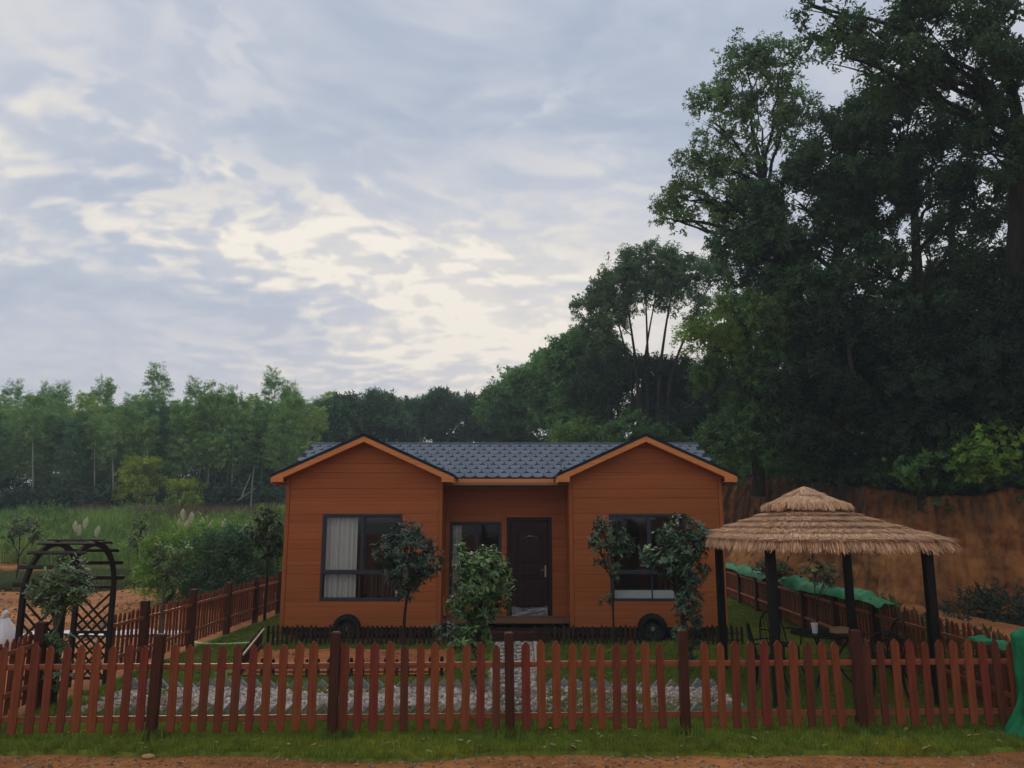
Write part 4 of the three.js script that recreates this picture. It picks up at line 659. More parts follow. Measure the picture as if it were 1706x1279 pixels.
function boughPath(a, b, R, n = 7, sag = 0.08) { const d = b.clone().sub(a), L = d.length(), pts = [a.clone()]; for (let k = 1; k < n; k++) { const t = k / n; pts.push(a.clone().lerp(b, t).add(V(gauss(R) * L * 0.035, gauss(R) * L * 0.03 + Math.sin(t * Math.PI) * L * sag, gauss(R) * L * 0.035))); } pts.push(b.clone()); return curve(pts, n * 2); }
// a tree from its foot, the way its trunk goes and the masses of its crown (world points); every bough is a part
function tree(name, label, foot, way, r0, lobes, o = {}) {
  const R = mulberry(o.seed ?? 7), root = thing(name, label, o.category ?? 'tree', [foot.x, foot.y, foot.z], 0, o.group), rel = p => p.clone().sub(foot);
  const pts = curve([V(0, -0.3, 0), ...way.map(rel)], 18);
  part('trunk', tube(pts, r0 * 1.15, r0 * (o.top ?? 0.3), 9), o.bark ?? M.bark, root);
  const ls = lobes.map(([c, ...q]) => [rel(c), ...q]);
  for (const [c, rx, ry, rz] of ls) {
    let best = 0, bd = 1e9; pts.forEach((p, i) => { if (i < 5) return; const q = p.distanceTo(c) + Math.max(0, p.y - c.y) * 1.5; if (q < bd) { bd = q; best = i; } });
    const from = pts[Math.max(4, best - 2)], rr = lerp(r0, r0 * (o.top ?? 0.3), best / pts.length) * 0.62, gs = [tube(boughPath(from, c, R), rr, rr * 0.4, 7)];
    const nb = o.twigs ?? Math.round(3 + rx * 2.2);
    for (let k = 0; k < nb; k++) { const d = dirRand(R); d.y = Math.abs(d.y) * 0.8 - 0.15; const e = V(c.x + d.x * rx * 0.88, c.y + d.y * ry * 0.88, c.z + d.z * rz * 0.88), s = from.clone().lerp(c, 0.45 + R() * 0.5); gs.push(tube(boughPath(s, e, R, 4, 0.04), rr * 0.42, rr * 0.1, 5)); }
    part('bough', merge(gs), o.bark ?? M.bark, root);
  }
  const list = scatter(ls, R, o.col ?? [0.045, 0.085, 0.035], o.dens ?? 420, o);
  const cr = instanced(SP[o.spray ?? 'broad'], M.leaf, list); cr.name = 'crown'; cr.userData.kind = 'stuff'; root.add(cr);
  return root;
}
// masses given where they show in the photograph, at a real distance: [px, py, half width px, half height px, distance, weight, colour]
const mass = (list, D0) => list.map(([px, py, a, b, D = D0, w = 1, c]) => { const p = at(px, py, D), k = D / FPX; return [p, a * k, b * k, Math.max(a, b) * k * 0.85, w, c]; });
const onHill = (px, D) => { const p = at(px, 800, D); p.y = hillY(p.x, D) - 0.1; return p; };
const dk = [0.065, 0.135, 0.055], md = [0.095, 0.19, 0.06], lt = [0.16, 0.28, 0.075], yl = [0.20, 0.33, 0.06];

// --- the tall trees on the slope to the right
{
  let f = onHill(1335, 27);
  tree('camphor_tree', 'tall tree whose pale airy crown leans out furthest left against the sky', f, [at(1330, 640, 27), at(1325, 480, 26.6), at(1290, 380, 26.2), at(1262, 270, 26)], 0.34,
    mass([[1245, 120, 60, 48], [1310, 105, 34, 42], [1190, 205, 46, 50], [1270, 215, 62, 55], [1165, 270, 36, 36, 26, 0.9], [1230, 292, 60, 34], [1312, 195, 30, 60, 26.5, 0.8], [1150, 335, 48, 34, 25.5], [1122, 368, 26, 26, 25.5, 0.8], [1205, 335, 34, 30, 26], [1245, 360, 50, 50, 26.5], [1215, 410, 30, 30, 26.5, .8]], 26), { seed: 101, col: [0.135, 0.23, 0.08], dens: 190, spray: 'broad' });
  f = onHill(1400, 25.5);
  tree('broadleaf_tree', 'dense dark tree with a rounded crown in the middle of the wooded slope', f, [at(1405, 640, 25.5), at(1395, 480, 25.3), at(1400, 330, 25)], 0.36,
    mass([[1235, 415, 40, 44, 25.5], [1275, 500, 50, 44, 25.5], [1385, 225, 50, 40], [1445, 205, 60, 44], [1330, 340, 72, 62], [1400, 270, 80, 60], [1290, 440, 60, 60], [1395, 400, 95, 70, 25.5], [1340, 500, 80, 60], [1270, 380, 34, 44], [1450, 330, 70, 60]], 25), { seed: 102, col: dk, dens: 330 });
  f = onHill(1680, 23.5);
  tree('broadleaf_tree', 'tallest tree with thick dark trunk at the right edge and crown above the frame', f, [at(1672, 640, 23.2), at(1690, 420, 22), at(1695, 200, 21), at(1640, 20, 20)], 0.33,
    mass([[1505, 50, 80, 60], [1590, 20, 90, 70], [1610, 120, 90, 60], [1690, 90, 70, 90], [1440, 65, 44, 30, 19, .7], [1385, 50, 40, 22, 18.5, .9], [1410, 95, 36, 26, 18.5, .9], [1352, 8, 32, 16, 18.5, 1.1], [1500, 125, 60, 40], [1680, 240, 60, 80, 20.5]], 19.5), { seed: 103, col: [0.07, 0.14, 0.05], dens: 220 });
  f = onHill(1545, 24);
  tree('broadleaf_tree', 'broad dark tree with branches showing in sky gaps right of the round crown', f, [at(1540, 640, 24), at(1530, 480, 24), at(1520, 300, 23.8)], 0.30,
    mass([[1510, 165, 70, 44], [1500, 215, 80, 62], [1580, 240, 80, 60], [1470, 290, 70, 50], [1560, 320, 80, 46], [1640, 330, 60, 50], [1460, 440, 60, 50, 24, .55], [1560, 430, 80, 50, 24, .4], [1640, 440, 60, 50, 24, .4], [1520, 520, 80, 46, 24, .6]], 23.5), { seed: 104, col: dk, dens: 250 });
  f = onHill(1605, 26);
  tree('broadleaf_tree', 'thin dark tree standing between the two big trunks on the right', f, [at(1610, 600, 26), at(1585, 420, 26), at(1600, 260, 26)], 0.2, mass([[1600, 400, 60, 60, 26, .45], [1590, 520, 80, 50, 26, .8], [1650, 560, 60, 60, 26, .8], [1540, 590, 70, 50]], 26), { seed: 105, col: dk, dens: 420 });
  f = onHill(1262, 25.2);
  tree('broadleaf_tree', 'leafy tree with bright green foliage just right of the cabin roof', f, [at(1262, 700, 25.2), at(1255, 620, 25), at(1240, 540, 24.8)], 0.2,
    mass([[1185, 575, 52, 34, 24.6, 1, yl], [1235, 535, 60, 44, 25, 1, lt], [1290, 560, 60, 56], [1230, 640, 60, 54], [1300, 650, 60, 70, 25, 1, md], [1240, 730, 56, 54, 24.8, 1, md], [1200, 745, 26, 40, 24.8, 1, md], [1310, 740, 60, 60, 24.4, 1, md]], 25), { seed: 106, col: md, dens: 520, spray: 'small' });
  f = onHill(1330, 27.5);
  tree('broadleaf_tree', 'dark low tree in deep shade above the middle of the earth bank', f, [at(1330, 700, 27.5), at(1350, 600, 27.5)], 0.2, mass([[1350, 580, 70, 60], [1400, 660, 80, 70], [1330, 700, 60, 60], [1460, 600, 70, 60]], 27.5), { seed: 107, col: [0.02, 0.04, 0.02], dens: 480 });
  f = onHill(1450, 24.5);
  tree('bare_trunk_tree', 'pale bare trunk slanting up left out of the undergrowth above the bank', f, [at(1458, 745, 24.4), at(1440, 680, 24.4), at(1420, 620, 24.4), at(1408, 520, 24.5)], 0.15, mass([[1415, 480, 60, 50, 24.5, .8], [1470, 520, 50, 40, 24.5, .8]], 24.5), { seed: 108, col: dk, bark: M.barkPale });
  f = onHill(1580, 29);
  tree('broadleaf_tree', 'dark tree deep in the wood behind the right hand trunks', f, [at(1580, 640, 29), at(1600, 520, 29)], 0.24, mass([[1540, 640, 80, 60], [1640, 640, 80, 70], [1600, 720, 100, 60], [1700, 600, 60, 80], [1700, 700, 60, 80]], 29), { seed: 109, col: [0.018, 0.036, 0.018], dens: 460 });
  f = onHill(1690, 24);
  tree('broadleaf_tree', 'dark tree at the far right edge with sky showing between its branches', f, [at(1700, 640, 24), at(1700, 420, 24)], 0.26, mass([[1690, 470, 60, 60, 24, .5], [1730, 330, 60, 80], [1745, 540, 60, 90]], 24), { seed: 110, col: dk, dens: 250 });
  f = onHill(1400, 23.6);
  tree('understory_tree', 'low spreading dark tree on the bank top left of the pale bare trunk', f, [at(1395, 720, 23.6), at(1390, 640, 23.6)], 0.1, mass([[1350, 640, 60, 56], [1390, 560, 60, 50, 24], [1400, 690, 50, 50], [1340, 740, 50, 40]], 23.6), { seed: 112, col: [0.03, 0.06, 0.026], dens: 330 });
  f = onHill(1530, 22.6);
  tree('understory_tree', 'low dark tree on the bank top between the pale trunk and the thick trunk', f, [at(1530, 720, 22.6), at(1535, 640, 22.6)], 0.1, mass([[1510, 660, 54, 56], [1560, 600, 64, 54, 23], [1580, 690, 60, 54], [1530, 740, 70, 40], [1490, 580, 50, 44, 23.5]], 22.6), { seed: 113, col: [0.03, 0.06, 0.026], dens: 300 });
  f = onHill(1660, 21.9);
  tree('understory_tree', 'low dark tree on the bank top in front of the thick trunk at the right', f, [at(1655, 700, 21.9), at(1660, 600, 21.9)], 0.1, mass([[1630, 620, 54, 60], [1690, 640, 54, 70], [1650, 540, 60, 50, 22.5], [1680, 720, 50, 50], [1700, 480, 50, 60, 22.5, .7]], 21.9), { seed: 114, col: [0.03, 0.06, 0.026], dens: 280 });
  // the group of slender stems in the middle
  let k = 0;
  for (const [px, tx, D, r, lobes, label] of [
    [1062, 1040, 40, 0.105, [[1005, 525, 46, 36], [1040, 470, 54, 42], [990, 562, 34, 26]], 'leftmost slender tree of the tall airy group behind the right gable'],
    [1080, 1075, 40.5, 0.10, [[1085, 440, 52, 34], [1065, 495, 46, 26, 40.5, .5]], 'slender tree with the topmost crown of the airy group'],
    [1070, 1095, 41, 0.085, [[1100, 480, 40, 34]], 'thin straight stem inside the airy group behind the gable'], [1052, 1012, 41, 0.08, [[985, 520, 26, 28], [1020, 490, 34, 30]], 'thin stem leaning left out of the airy group'],
    [1098, 1120, 39.5, 0.11, [[1135, 455, 44, 40], [1125, 500, 40, 26, 39.5, .5]], 'slender forked tree on the right in the airy group behind the gable'],
    [1116, 1180, 39, 0.095, [[1185, 470, 34, 44, 39, .8], [1180, 525, 34, 34, 39, .5], [1205, 440, 18, 26, 39, .5]], 'rightmost slender tree of the airy group with a ragged top']])
    { f = onHill(px, D); tree('slender_tree', label, f, [at(px, 640, D), at(lerp(px, tx, 0.4), 560, D), at(tx, 480, D)], r, mass(lobes, D), { seed: 120 + k++, col: [0.12, 0.21, 0.085], dens: 240, group: 'tall slender trees behind the right gable' }); }
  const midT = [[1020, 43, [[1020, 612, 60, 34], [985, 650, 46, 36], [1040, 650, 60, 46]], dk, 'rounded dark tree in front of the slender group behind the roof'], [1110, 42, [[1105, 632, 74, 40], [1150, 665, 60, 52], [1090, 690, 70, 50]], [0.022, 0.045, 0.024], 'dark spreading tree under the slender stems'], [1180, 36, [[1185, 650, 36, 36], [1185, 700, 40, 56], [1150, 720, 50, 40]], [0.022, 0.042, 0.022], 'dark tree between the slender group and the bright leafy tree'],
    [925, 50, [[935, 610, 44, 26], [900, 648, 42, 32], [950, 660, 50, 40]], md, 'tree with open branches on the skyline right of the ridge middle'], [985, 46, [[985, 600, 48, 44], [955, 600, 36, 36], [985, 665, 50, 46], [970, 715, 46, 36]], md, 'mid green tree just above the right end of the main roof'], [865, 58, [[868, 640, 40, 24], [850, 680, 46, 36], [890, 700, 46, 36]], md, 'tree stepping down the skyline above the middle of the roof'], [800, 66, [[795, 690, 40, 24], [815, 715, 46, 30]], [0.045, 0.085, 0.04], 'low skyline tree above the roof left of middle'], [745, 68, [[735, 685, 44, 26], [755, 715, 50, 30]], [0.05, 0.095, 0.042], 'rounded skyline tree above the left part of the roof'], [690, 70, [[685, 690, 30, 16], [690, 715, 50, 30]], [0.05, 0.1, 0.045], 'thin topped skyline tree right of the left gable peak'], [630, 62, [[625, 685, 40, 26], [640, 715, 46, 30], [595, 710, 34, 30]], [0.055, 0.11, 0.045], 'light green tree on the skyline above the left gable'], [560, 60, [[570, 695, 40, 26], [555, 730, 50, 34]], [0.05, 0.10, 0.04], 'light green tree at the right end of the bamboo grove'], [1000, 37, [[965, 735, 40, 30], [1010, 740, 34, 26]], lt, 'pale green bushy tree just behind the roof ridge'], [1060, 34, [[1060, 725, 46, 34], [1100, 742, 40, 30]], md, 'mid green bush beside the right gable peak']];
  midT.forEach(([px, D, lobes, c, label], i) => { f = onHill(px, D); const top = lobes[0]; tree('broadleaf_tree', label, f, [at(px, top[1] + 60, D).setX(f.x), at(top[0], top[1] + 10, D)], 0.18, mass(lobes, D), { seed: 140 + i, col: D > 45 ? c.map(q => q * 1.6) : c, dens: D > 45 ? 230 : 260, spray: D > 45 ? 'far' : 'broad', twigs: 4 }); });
  // the wood behind and the trees that close the slope to the right of the frame
  const protos = [0, 1, 2].map(q => { const b = V(0, -400 - q * 40, 0), up = (x, y, z) => V(x, b.y + y, z); return tree('wood_tree', 'dark tree deep in the wood on the hillside', b, [up(0.2, 4, 0), up(-0.2, 8, 0.3), up(0.4, 12 + q, 0)], 0.24, [[up(0.3, 12.5 + q, 0), 2.4, 2, 2.4], [up(-1.6, 10, 1), 2, 1.8, 2], [up(1.8, 9.2, -0.6), 2.1, 1.8, 2], [up(0.4, 7.5, 1.4), 2, 1.6, 2], [up(-1, 6, -1.2), 1.9, 1.7, 2]], { seed: 170 + q, col: dk, dens: 200, spray: 'far', group: 'trees deep in the wood on the hillside' }); });
  const RW = mulberry(55), spots = [];
  for (const [x, D] of [[13, 31], [16, 28], [19, 27], [22, 25], [15, 35], [19, 33], [23, 31], [27, 29], [12, 38], [17, 40], [22, 38], [28, 36], [33, 34], [10, 44], [15, 46], [21, 46], [27, 44], [34, 42], [6, 50], [11, 53], [17, 54], [1, 58], [24, 21], [27, 24], [31, 26], [27, 16], [30, 19], [34, 22], [28, 10], [31, 13], [36, 16], [29.5, 4], [33, 7], [30, -3], [34, 1], [31, -9], [35, -6]]) spots.push([x + gauss(RW), D + gauss(RW)]);
  spots.forEach(([x, D], i) => { const pr = protos[i % 3], y = hillY(x, D) - 0.2, s = (D > 27 && x > 11 && x < 30 ? 0.34 : D > 40 && x < 20 ? 0.42 : 0.85) + RW() * (D > 27 ? 0.15 : 0.4); if (i < 3) { pr.position.set(x, y, -D); pr.rotation.y = RW() * 6; pr.scale.setScalar(s); } else dup(pr, [x, y, -D], RW() * 6, null, s); });
  // a far belt of trees behind the viewer: what the window panes mirror
  [-30, -21, -12, -3, 6, 15, 24, 33].forEach((x, i) => dup(protos[i % 3], [x, -0.2, 52 + (i % 3) * 3], i * 1.3, 'dark tree in a row across the road behind the viewer', 0.9));
  for (const o of scene.children) if (o.name.startsWith('wood_tree') && o.position.z > 40) o.userData.group = 'trees across the road behind the viewer';
}
// --- plants along the lip of the bank and on the floor of the wood
{
  const R = mulberry(31), list = [], cover = [], dry = [];
  for (let i = 60; i < 200; i++) { const q = bankPoint(i, 1), n = bankN[i]; for (let k = 0; k < 26; k++) { const d = R() * R() * 3.4 + (R() < 0.12 ? -0.15 : 0.08), tt = (R() - 0.5) * 0.4, x = q[0] + n[0] * d - n[1] * tt, D = q[2] + n[1] * d + n[0] * tt, y = q[1] + 0.3 * Math.max(d, 0) + R() * (0.18 + 0.35 * Math.max(0, noise3(i * 0.11, 2, 3))) - (d < 0 ? 0.15 : 0.05); list.push([V(x, y, -D), V(gauss(R) * 0.6, 0.6 + (d < 0 ? -1 : 0), 0.5 + gauss(R) * 0.5).normalize(), 0.7 + R() * 0.7, tint([0.09, 0.19, 0.05], R, 0.35), R() * 6]); } }
  for (let i = 50; i < 200; i++) { const q = bankPoint(i, 1), n = bankN[i]; for (let k = 0; k < 16; k++) { const d = 1.5 + R() * 16, x = q[0] + n[0] * d, D = q[2] + n[1] * d, y = hillPt[Math.min(hillRows.length - 1, hillRows.findIndex(h => h > d)) * (NS + 1) + i][2]; cover.push([V(x, y - 0.1 + R() * 0.5, -D), V(gauss(R) * 0.5, 1, gauss(R) * 0.5).normalize(), 0.9 + R() * 0.9, tint([0.022, 0.045, 0.018], R, 0.3), R() * 6]); } }
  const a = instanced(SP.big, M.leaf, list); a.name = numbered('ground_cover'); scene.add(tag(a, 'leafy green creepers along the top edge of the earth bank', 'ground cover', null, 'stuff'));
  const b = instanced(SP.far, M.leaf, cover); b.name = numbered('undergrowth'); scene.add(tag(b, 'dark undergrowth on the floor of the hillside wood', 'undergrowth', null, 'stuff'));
  // dry grass and roots hanging over the left part of the bank
  const blade = (() => { const pos = [], Rb = mulberry(3); for (let k = 0; k < 10; k++) { const x = gauss(Rb) * 0.08, l = 0.5 + Rb() * 0.5, z = gauss(Rb) * 0.05, dx = gauss(Rb) * 0.12; pos.push(x - 0.005, 0, z, x + 0.005, 0, z, x + dx * 0.5, l * 0.55, z + 0.03, x + dx * 0.5, l * 0.55, z + 0.03, x + 0.005, 0, z, x + dx, l, z); } return tri(pos); })();
  for (let i = 48; i < 150; i++) for (let k = 0; k < (i < 92 ? 22 : 3); k++) { const t = i < 92 ? 1 - R() * R() * 0.8 : 1 - R() * 0.12, q = bankPoint(i, t), n = bankN[i]; dry.push([V(q[0] - n[0] * 0.06, q[1] + 0.05, -(q[2] - n[1] * 0.06)), V(-n[0] * 0.35 + gauss(R) * 0.2, -1, n[1] * 0.35 + gauss(R) * 0.2).normalize(), 0.35 + R() * 0.6, tint([0.24, 0.135, 0.06], R, 0.3), R() * 6]); }
  const c = instanced(blade, M.leaf, dry); c.name = numbered('dry_grass'); scene.add(tag(c, 'dry straw coloured grass hanging down the face of the earth bank', 'dry grass', null, 'stuff'));
}
function bush(name, label, lobes, o = {}) {
  const R = mulberry(o.seed ?? 5), [c0] = lobes[0], foot = V(o.fx ?? c0.x, o.fy ?? 0, c0.z), root = thing(name, label, o.category ?? 'bush', [foot.x, foot.y, foot.z], 0, o.group);
  const gs = []; for (const [c, rx, ry] of lobes) for (let k = 0; k < 5; k++) { const e = c.clone().sub(foot).add(V(gauss(R) * rx * 0.5, ry * 0.5 * R(), gauss(R) * rx * 0.4)); gs.push(tube(boughPath(V(gauss(R) * 0.12, -0.05, gauss(R) * 0.12), e, R, 4, 0.03), o.r ?? 0.02, 0.005, 5)); }
  part('stem', merge(gs), M.bark, root);
  const cr = instanced(SP[o.spray ?? 'weed'], M.leaf, scatter(lobes.map(([c, ...q]) => [c.clone().sub(foot), ...q]), R, o.col ?? md, o.dens ?? 300, o)); cr.name = 'foliage'; cr.userData.kind = 'stuff'; root.add(cr); return root;
}
{
  bush('shrub', 'bright yellow green shrub on top of the earth bank at the right', mass([[1650, 745, 40, 34], [1625, 775, 34, 30], [1672, 775, 34, 30]], 21.5), { seed: 201, col: [0.20, 0.36, 0.05], dens: 260, spray: 'big', fy: at(1650, 810, 21.5).y, category: 'shrub' });
  bush('shrub', 'low green shrub on the bank edge left of the bright shrub', mass([[1540, 785, 60, 22], [1590, 775, 40, 26]], 22), { seed: 202, col: [0.10, 0.21, 0.05], dens: 260, spray: 'big', fy: at(1550, 812, 22).y, category: 'shrub' });
  bush('weed_clump', 'dark weeds at the foot of the bank in the right corner', mass([[1640, 1030, 50, 16], [1690, 1028, 40, 22], [1590, 1038, 36, 10]], 18.5), { seed: 203, col: [0.04, 0.065, 0.03], dens: 300, category: 'weeds' });
  bush('leafy_bush', 'large light green bush on bare earth behind the left fence', mass([[285, 935, 50, 42], [330, 925, 46, 46], [270, 970, 36, 26], [345, 960, 40, 40, 22, 1, [0.10, 0.20, 0.06]]], 22), { seed: 205, col: [0.22, 0.37, 0.07], dens: 480, spray: 'small', fy: 0 });
  bush('leafy_bush', 'darker blue green bush beside the large light green one', mass([[375, 940, 46, 50], [350, 980, 46, 24], [405, 975, 40, 34]], 21), { seed: 206, col: [0.09, 0.18, 0.075], dens: 520, spray: 'small', fy: 0 });
  bush('leafy_bush', 'green bush between the small dark tree and the cabin wall', mass([[462, 900, 26, 40], [455, 950, 26, 30]], 22), { seed: 207, col: [0.19, 0.33, 0.07], dens: 420, spray: 'small', fy: 0 });
}
// --- small planted trees of the yard: real leaves in one crown each
const warm = [0.17, 0.07, 0.035];
function yardTree(name, label, x, D, h, r0, stems, lobes, o) {    // lobes: [dx, y, dz, rx, ry, rz, leaves]
  const R = mulberry(o.seed), root = thing(name, label, 'tree', [x, LY - 0.02, -D], 0, 'small planted trees of the yard'), tk = [];
  const fork = V(gauss(R) * 0.03, h, gauss(R) * 0.03), tp = curve([V(0, -0.1, 0), V(gauss(R) * 0.03, h * 0.35, gauss(R) * 0.03), V(gauss(R) * 0.03, h * 0.7, 0), fork], 12);
  part('trunk', tube(tp, r0, r0 * 0.7, 8), o.bark ?? M.bark, root);
  const pos = [], col = [], P = (n, c) => { for (let k = 0; k < n / 3 * 1; k++) for (let q = 0; q < 1; q++) col.push(...c); };
  for (const [dx, y, dz, rx, ry, rz, n] of lobes) {
    const c = V(dx, y, dz), from = y > h ? fork : tp[Math.max(1, Math.min(11, Math.round(y / h * 10)))], gs = [tube(boughPath(from, c, R, 4), r0 * 0.6, r0 * 0.25, 6)], tips = [];
    const nt = Math.max(6, Math.round(n * (o.k ?? 2.05) / 7));
    for (let k = 0; k < nt; k++) { const d = dirRand(R); const s = 0.5 + 0.55 * Math.sqrt(R()); tips.push([V(c.x + d.x * rx * s, c.y + d.y * ry * s, c.z + d.z * rz * s), d]); }
    for (let k = 0; k < Math.min(nt, 16); k++) gs.push(tube(boughPath(from.clone().lerp(c, 0.5 + R() * 0.5), tips[k][0], R, 3, 0.03), r0 * 0.28, r0 * 0.08, 5));
    part('branch', merge(gs), o.bark ?? M.bark, root);
    for (const [tpnt, d] of tips) {
      const ax = d.clone().multiplyScalar(0.8).add(V(0, 0.45, 0)).add(dirRand(R).multiplyScalar(0.4)).normalize(), nl = 6 + Math.floor(R() * 4), f0 = 0.8 + R() * 0.4, young = R() < (o.young ?? 0.1) && tpnt.y > c.y;
      for (let k = 0; k < nl; k++) {
        const q = dirRand(R), dd = q.sub(ax.clone().multiplyScalar(q.dot(ax))).normalize().multiplyScalar(0.9).addScaledVector(ax, 0.15 + R() * 0.6).normalize(), nn = ax.clone().add(dirRand(R).multiplyScalar(0.3)).normalize();
        const len = o.len * (0.65 + R() * 0.55), m = leaf(pos, tpnt.clone().addScaledVector(ax, (R() - 0.7) * o.len * 0.9), dd, nn, len, len * (o.wid ?? 0.42), o.droop ?? 0.25, true);
        const f = f0 * (0.8 + R() * 0.4), b = young ? (o.youngCol ?? [0.16, 0.27, 0.06]) : o.col; P(m * 3, [b[0] * f, b[1] * f, b[2] * f]);
      }
    }
  }
  part('crown', tri(pos, col), M.leafV, root);
  return root;
}
yardTree('yard_tree', 'dense dark round headed small tree before the left wing window', -1.70, 12.7, 0.95, 0.03, 1, [[0.02, 1.75, 0, 0.42, 0.42, 0.4, 520], [-0.28, 1.75, 0.1, 0.26, 0.26, 0.25, 200], [0.28, 1.6, 0.05, 0.3, 0.3, 0.3, 260], [0.05, 1.42, 0.1, 0.42, 0.25, 0.36, 300], [0.0, 2.02, 0, 0.3, 0.2, 0.3, 200], [0.02, 1.1, 0, 0.2, 0.2, 0.2, 80]], { seed: 301, len: 0.072, col: [0.05, 0.088, 0.05], k: 2.6, young: 0.12, youngCol: [0.11, 0.10, 0.04] });
yardTree('yard_tree', 'bushy light green small tree in the middle before the door', -0.46, 10.75, 0.7, 0.032, 1, [[0.12, 1.60, 0.0, 0.30, 0.24, 0.3, 260], [0.0, 1.38, 0.1, 0.34, 0.28, 0.3, 300], [0.24, 1.40, 0, 0.24, 0.24, 0.24, 160], [-0.12, 1.55, 0.1, 0.2, 0.22, 0.2, 110], [-0.25, 1.08, 0.1, 0.2, 0.16, 0.2, 80], [0.3, 1.12, 0.05, 0.16, 0.16, 0.16, 60], [0.05, 1.05, 0, 0.24, 0.26, 0.24, 160], [0.0, 0.72, 0, 0.17, 0.24, 0.17, 110], [-0.25, 1.82, 0, 0.06, 0.2, 0.06, 28], [-0.24, 0.62, 0.1, 0.14, 0.12, 0.14, 40], [0, 0.35, 0, 0.12, 0.2, 0.12, 50]], { seed: 302, len: 0.098, wid: 0.36, col: [0.09, 0.17, 0.05], young: 0.45, youngCol: [0.17, 0.30, 0.065] });
yardTree('yard_tree', 'thin small tree left of the right wing window', 1.66, 13.0, 1.15, 0.022, 1, [[-0.05, 1.95, 0, 0.30, 0.24, 0.28, 230], [0.12, 1.80, 0.05, 0.26, 0.2, 0.25, 170], [-0.25, 1.86, 0, 0.16, 0.14, 0.16, 60], [-0.18, 2.15, 0, 0.14, 0.14, 0.14, 50], [-0.18, 1.58, 0, 0.14, 0.1, 0.12, 40], [0.06, 1.45, 0, 0.12, 0.22, 0.12, 60], [-0.08, 0.95, 0, 0.14, 0.08, 0.1, 24]], { seed: 303, len: 0.08, wid: 0.36, col: [0.065, 0.12, 0.05], young: 0.2, youngCol: [0.08, 0.13, 0.045] });
yardTree('yard_tree', 'tall irregular small tree with broad leaves before the right wing window', 2.52, 11.8, 0.95, 0.03, 1, [[0.05, 2.12, 0, 0.22, 0.2, 0.22, 120], [0.3, 2.02, 0, 0.2, 0.14, 0.18, 80], [-0.2, 2.0, 0.05, 0.18, 0.12, 0.16, 60], [0.08, 1.78, 0, 0.36, 0.22, 0.32, 230], [-0.22, 1.62, 0.1, 0.34, 0.2, 0.3, 210], [-0.5, 1.74, 0.1, 0.12, 0.1, 0.1, 30], [0.12, 1.48, 0, 0.32, 0.24, 0.3, 220], [0.1, 1.15, 0, 0.22, 0.26, 0.2, 130], [0.08, 0.8, 0, 0.2, 0.22, 0.18, 100], [-0.1, 0.6, 0.05, 0.12, 0.14, 0.1, 30], [0.14, 0.35, 0, 0.12, 0.22, 0.12, 40]], { seed: 304, len: 0.092, wid: 0.44, col: [0.075, 0.145, 0.08], young: 0.15 });
yardTree('yard_tree', 'small leafy tree growing through the near side of the garden arch', -5.50, 9.62, 0.9, 0.034, 1, [[0.05, 1.55, 0, 0.26, 0.26, 0.26, 230], [-0.15, 1.36, 0, 0.22, 0.18, 0.2, 150], [0.2, 1.4, 0, 0.2, 0.22, 0.2, 130], [0.0, 1.25, 0.05, 0.24, 0.16, 0.2, 120], [0.05, 0.75, 0, 0.14, 0.16, 0.14, 40], [0.1, 0.4, 0, 0.16, 0.2, 0.14, 50]], { seed: 305, len: 0.085, wid: 0.36, k: 1.9, col: [0.095, 0.155, 0.05], young: 0.2, youngCol: [0.10, 0.17, 0.05], bark: M.barkPale });
yardTree('yard_tree', 'sparse light green small tree by the second left fence post', -5.33, 12.2, 1.0, 0.026, 1, [[0.0, 1.55, 0, 0.26, 0.26, 0.26, 150], [-0.2, 1.75, 0, 0.2, 0.2, 0.2, 70], [0.2, 1.7, 0, 0.2, 0.2, 0.2, 70], [0.02, 1.3, 0, 0.26, 0.14, 0.24, 90]], { seed: 306, len: 0.075, wid: 0.32, col: [0.09, 0.16, 0.04], young: 0.35, bark: M.barkPale });
yardTree('yard_tree', 'dark green small tree by the left fence next to the cabin corner', -5.45, 17.6, 1.25, 0.035, 1, [[0.0, 1.95, 0, 0.42, 0.36, 0.4, 330], [-0.35, 1.9, 0, 0.3, 0.28, 0.28, 180], [0.3, 1.8, 0, 0.3, 0.3, 0.3, 180], [-0.1, 2.3, 0, 0.3, 0.2, 0.28, 120], [0.1, 1.55, 0, 0.36, 0.2, 0.3, 120]], { seed: 307, len: 0.10, wid: 0.36, col: [0.045, 0.08, 0.03], young: 0.15 });
yardTree('yard_tree', 'small dark shrub tree by the right fence behind the gazebo posts', 5.55, 17.0, 0.7, 0.022, 1, [[0, 1.25, 0, 0.35, 0.2, 0.3, 190], [0.25, 1.15, 0, 0.25, 0.18, 0.25, 100]], { seed: 308, len: 0.085, wid: 0.4, col: [0.05, 0.085, 0.03], young: 0.1 });
yardTree('yard_tree', 'thin two stemmed sapling by the right fence between the gazebo posts', 5.50, 14.4, 0.65, 0.02, 1, [[0, 1.3, 0, 0.22, 0.24, 0.2, 120], [0.28, 1.25, 0, 0.2, 0.2, 0.2, 90]], { seed: 309, len: 0.075, wid: 0.4, col: [0.055, 0.085, 0.028], young: 0.1 });
yardTree('yard_tree', 'bare looking sapling in the field left of the garden arch', -16.6, 26.5, 1.0, 0.03, 1, [[0, 2.1, 0, 0.5, 0.35, 0.4, 160], [-0.4, 1.8, 0, 0.25, 0.3, 0.3, 60], [0.45, 1.7, 0, 0.25, 0.3, 0.3, 60]], { seed: 310, len: 0.12, wid: 0.35, col: [0.06, 0.10, 0.035] });
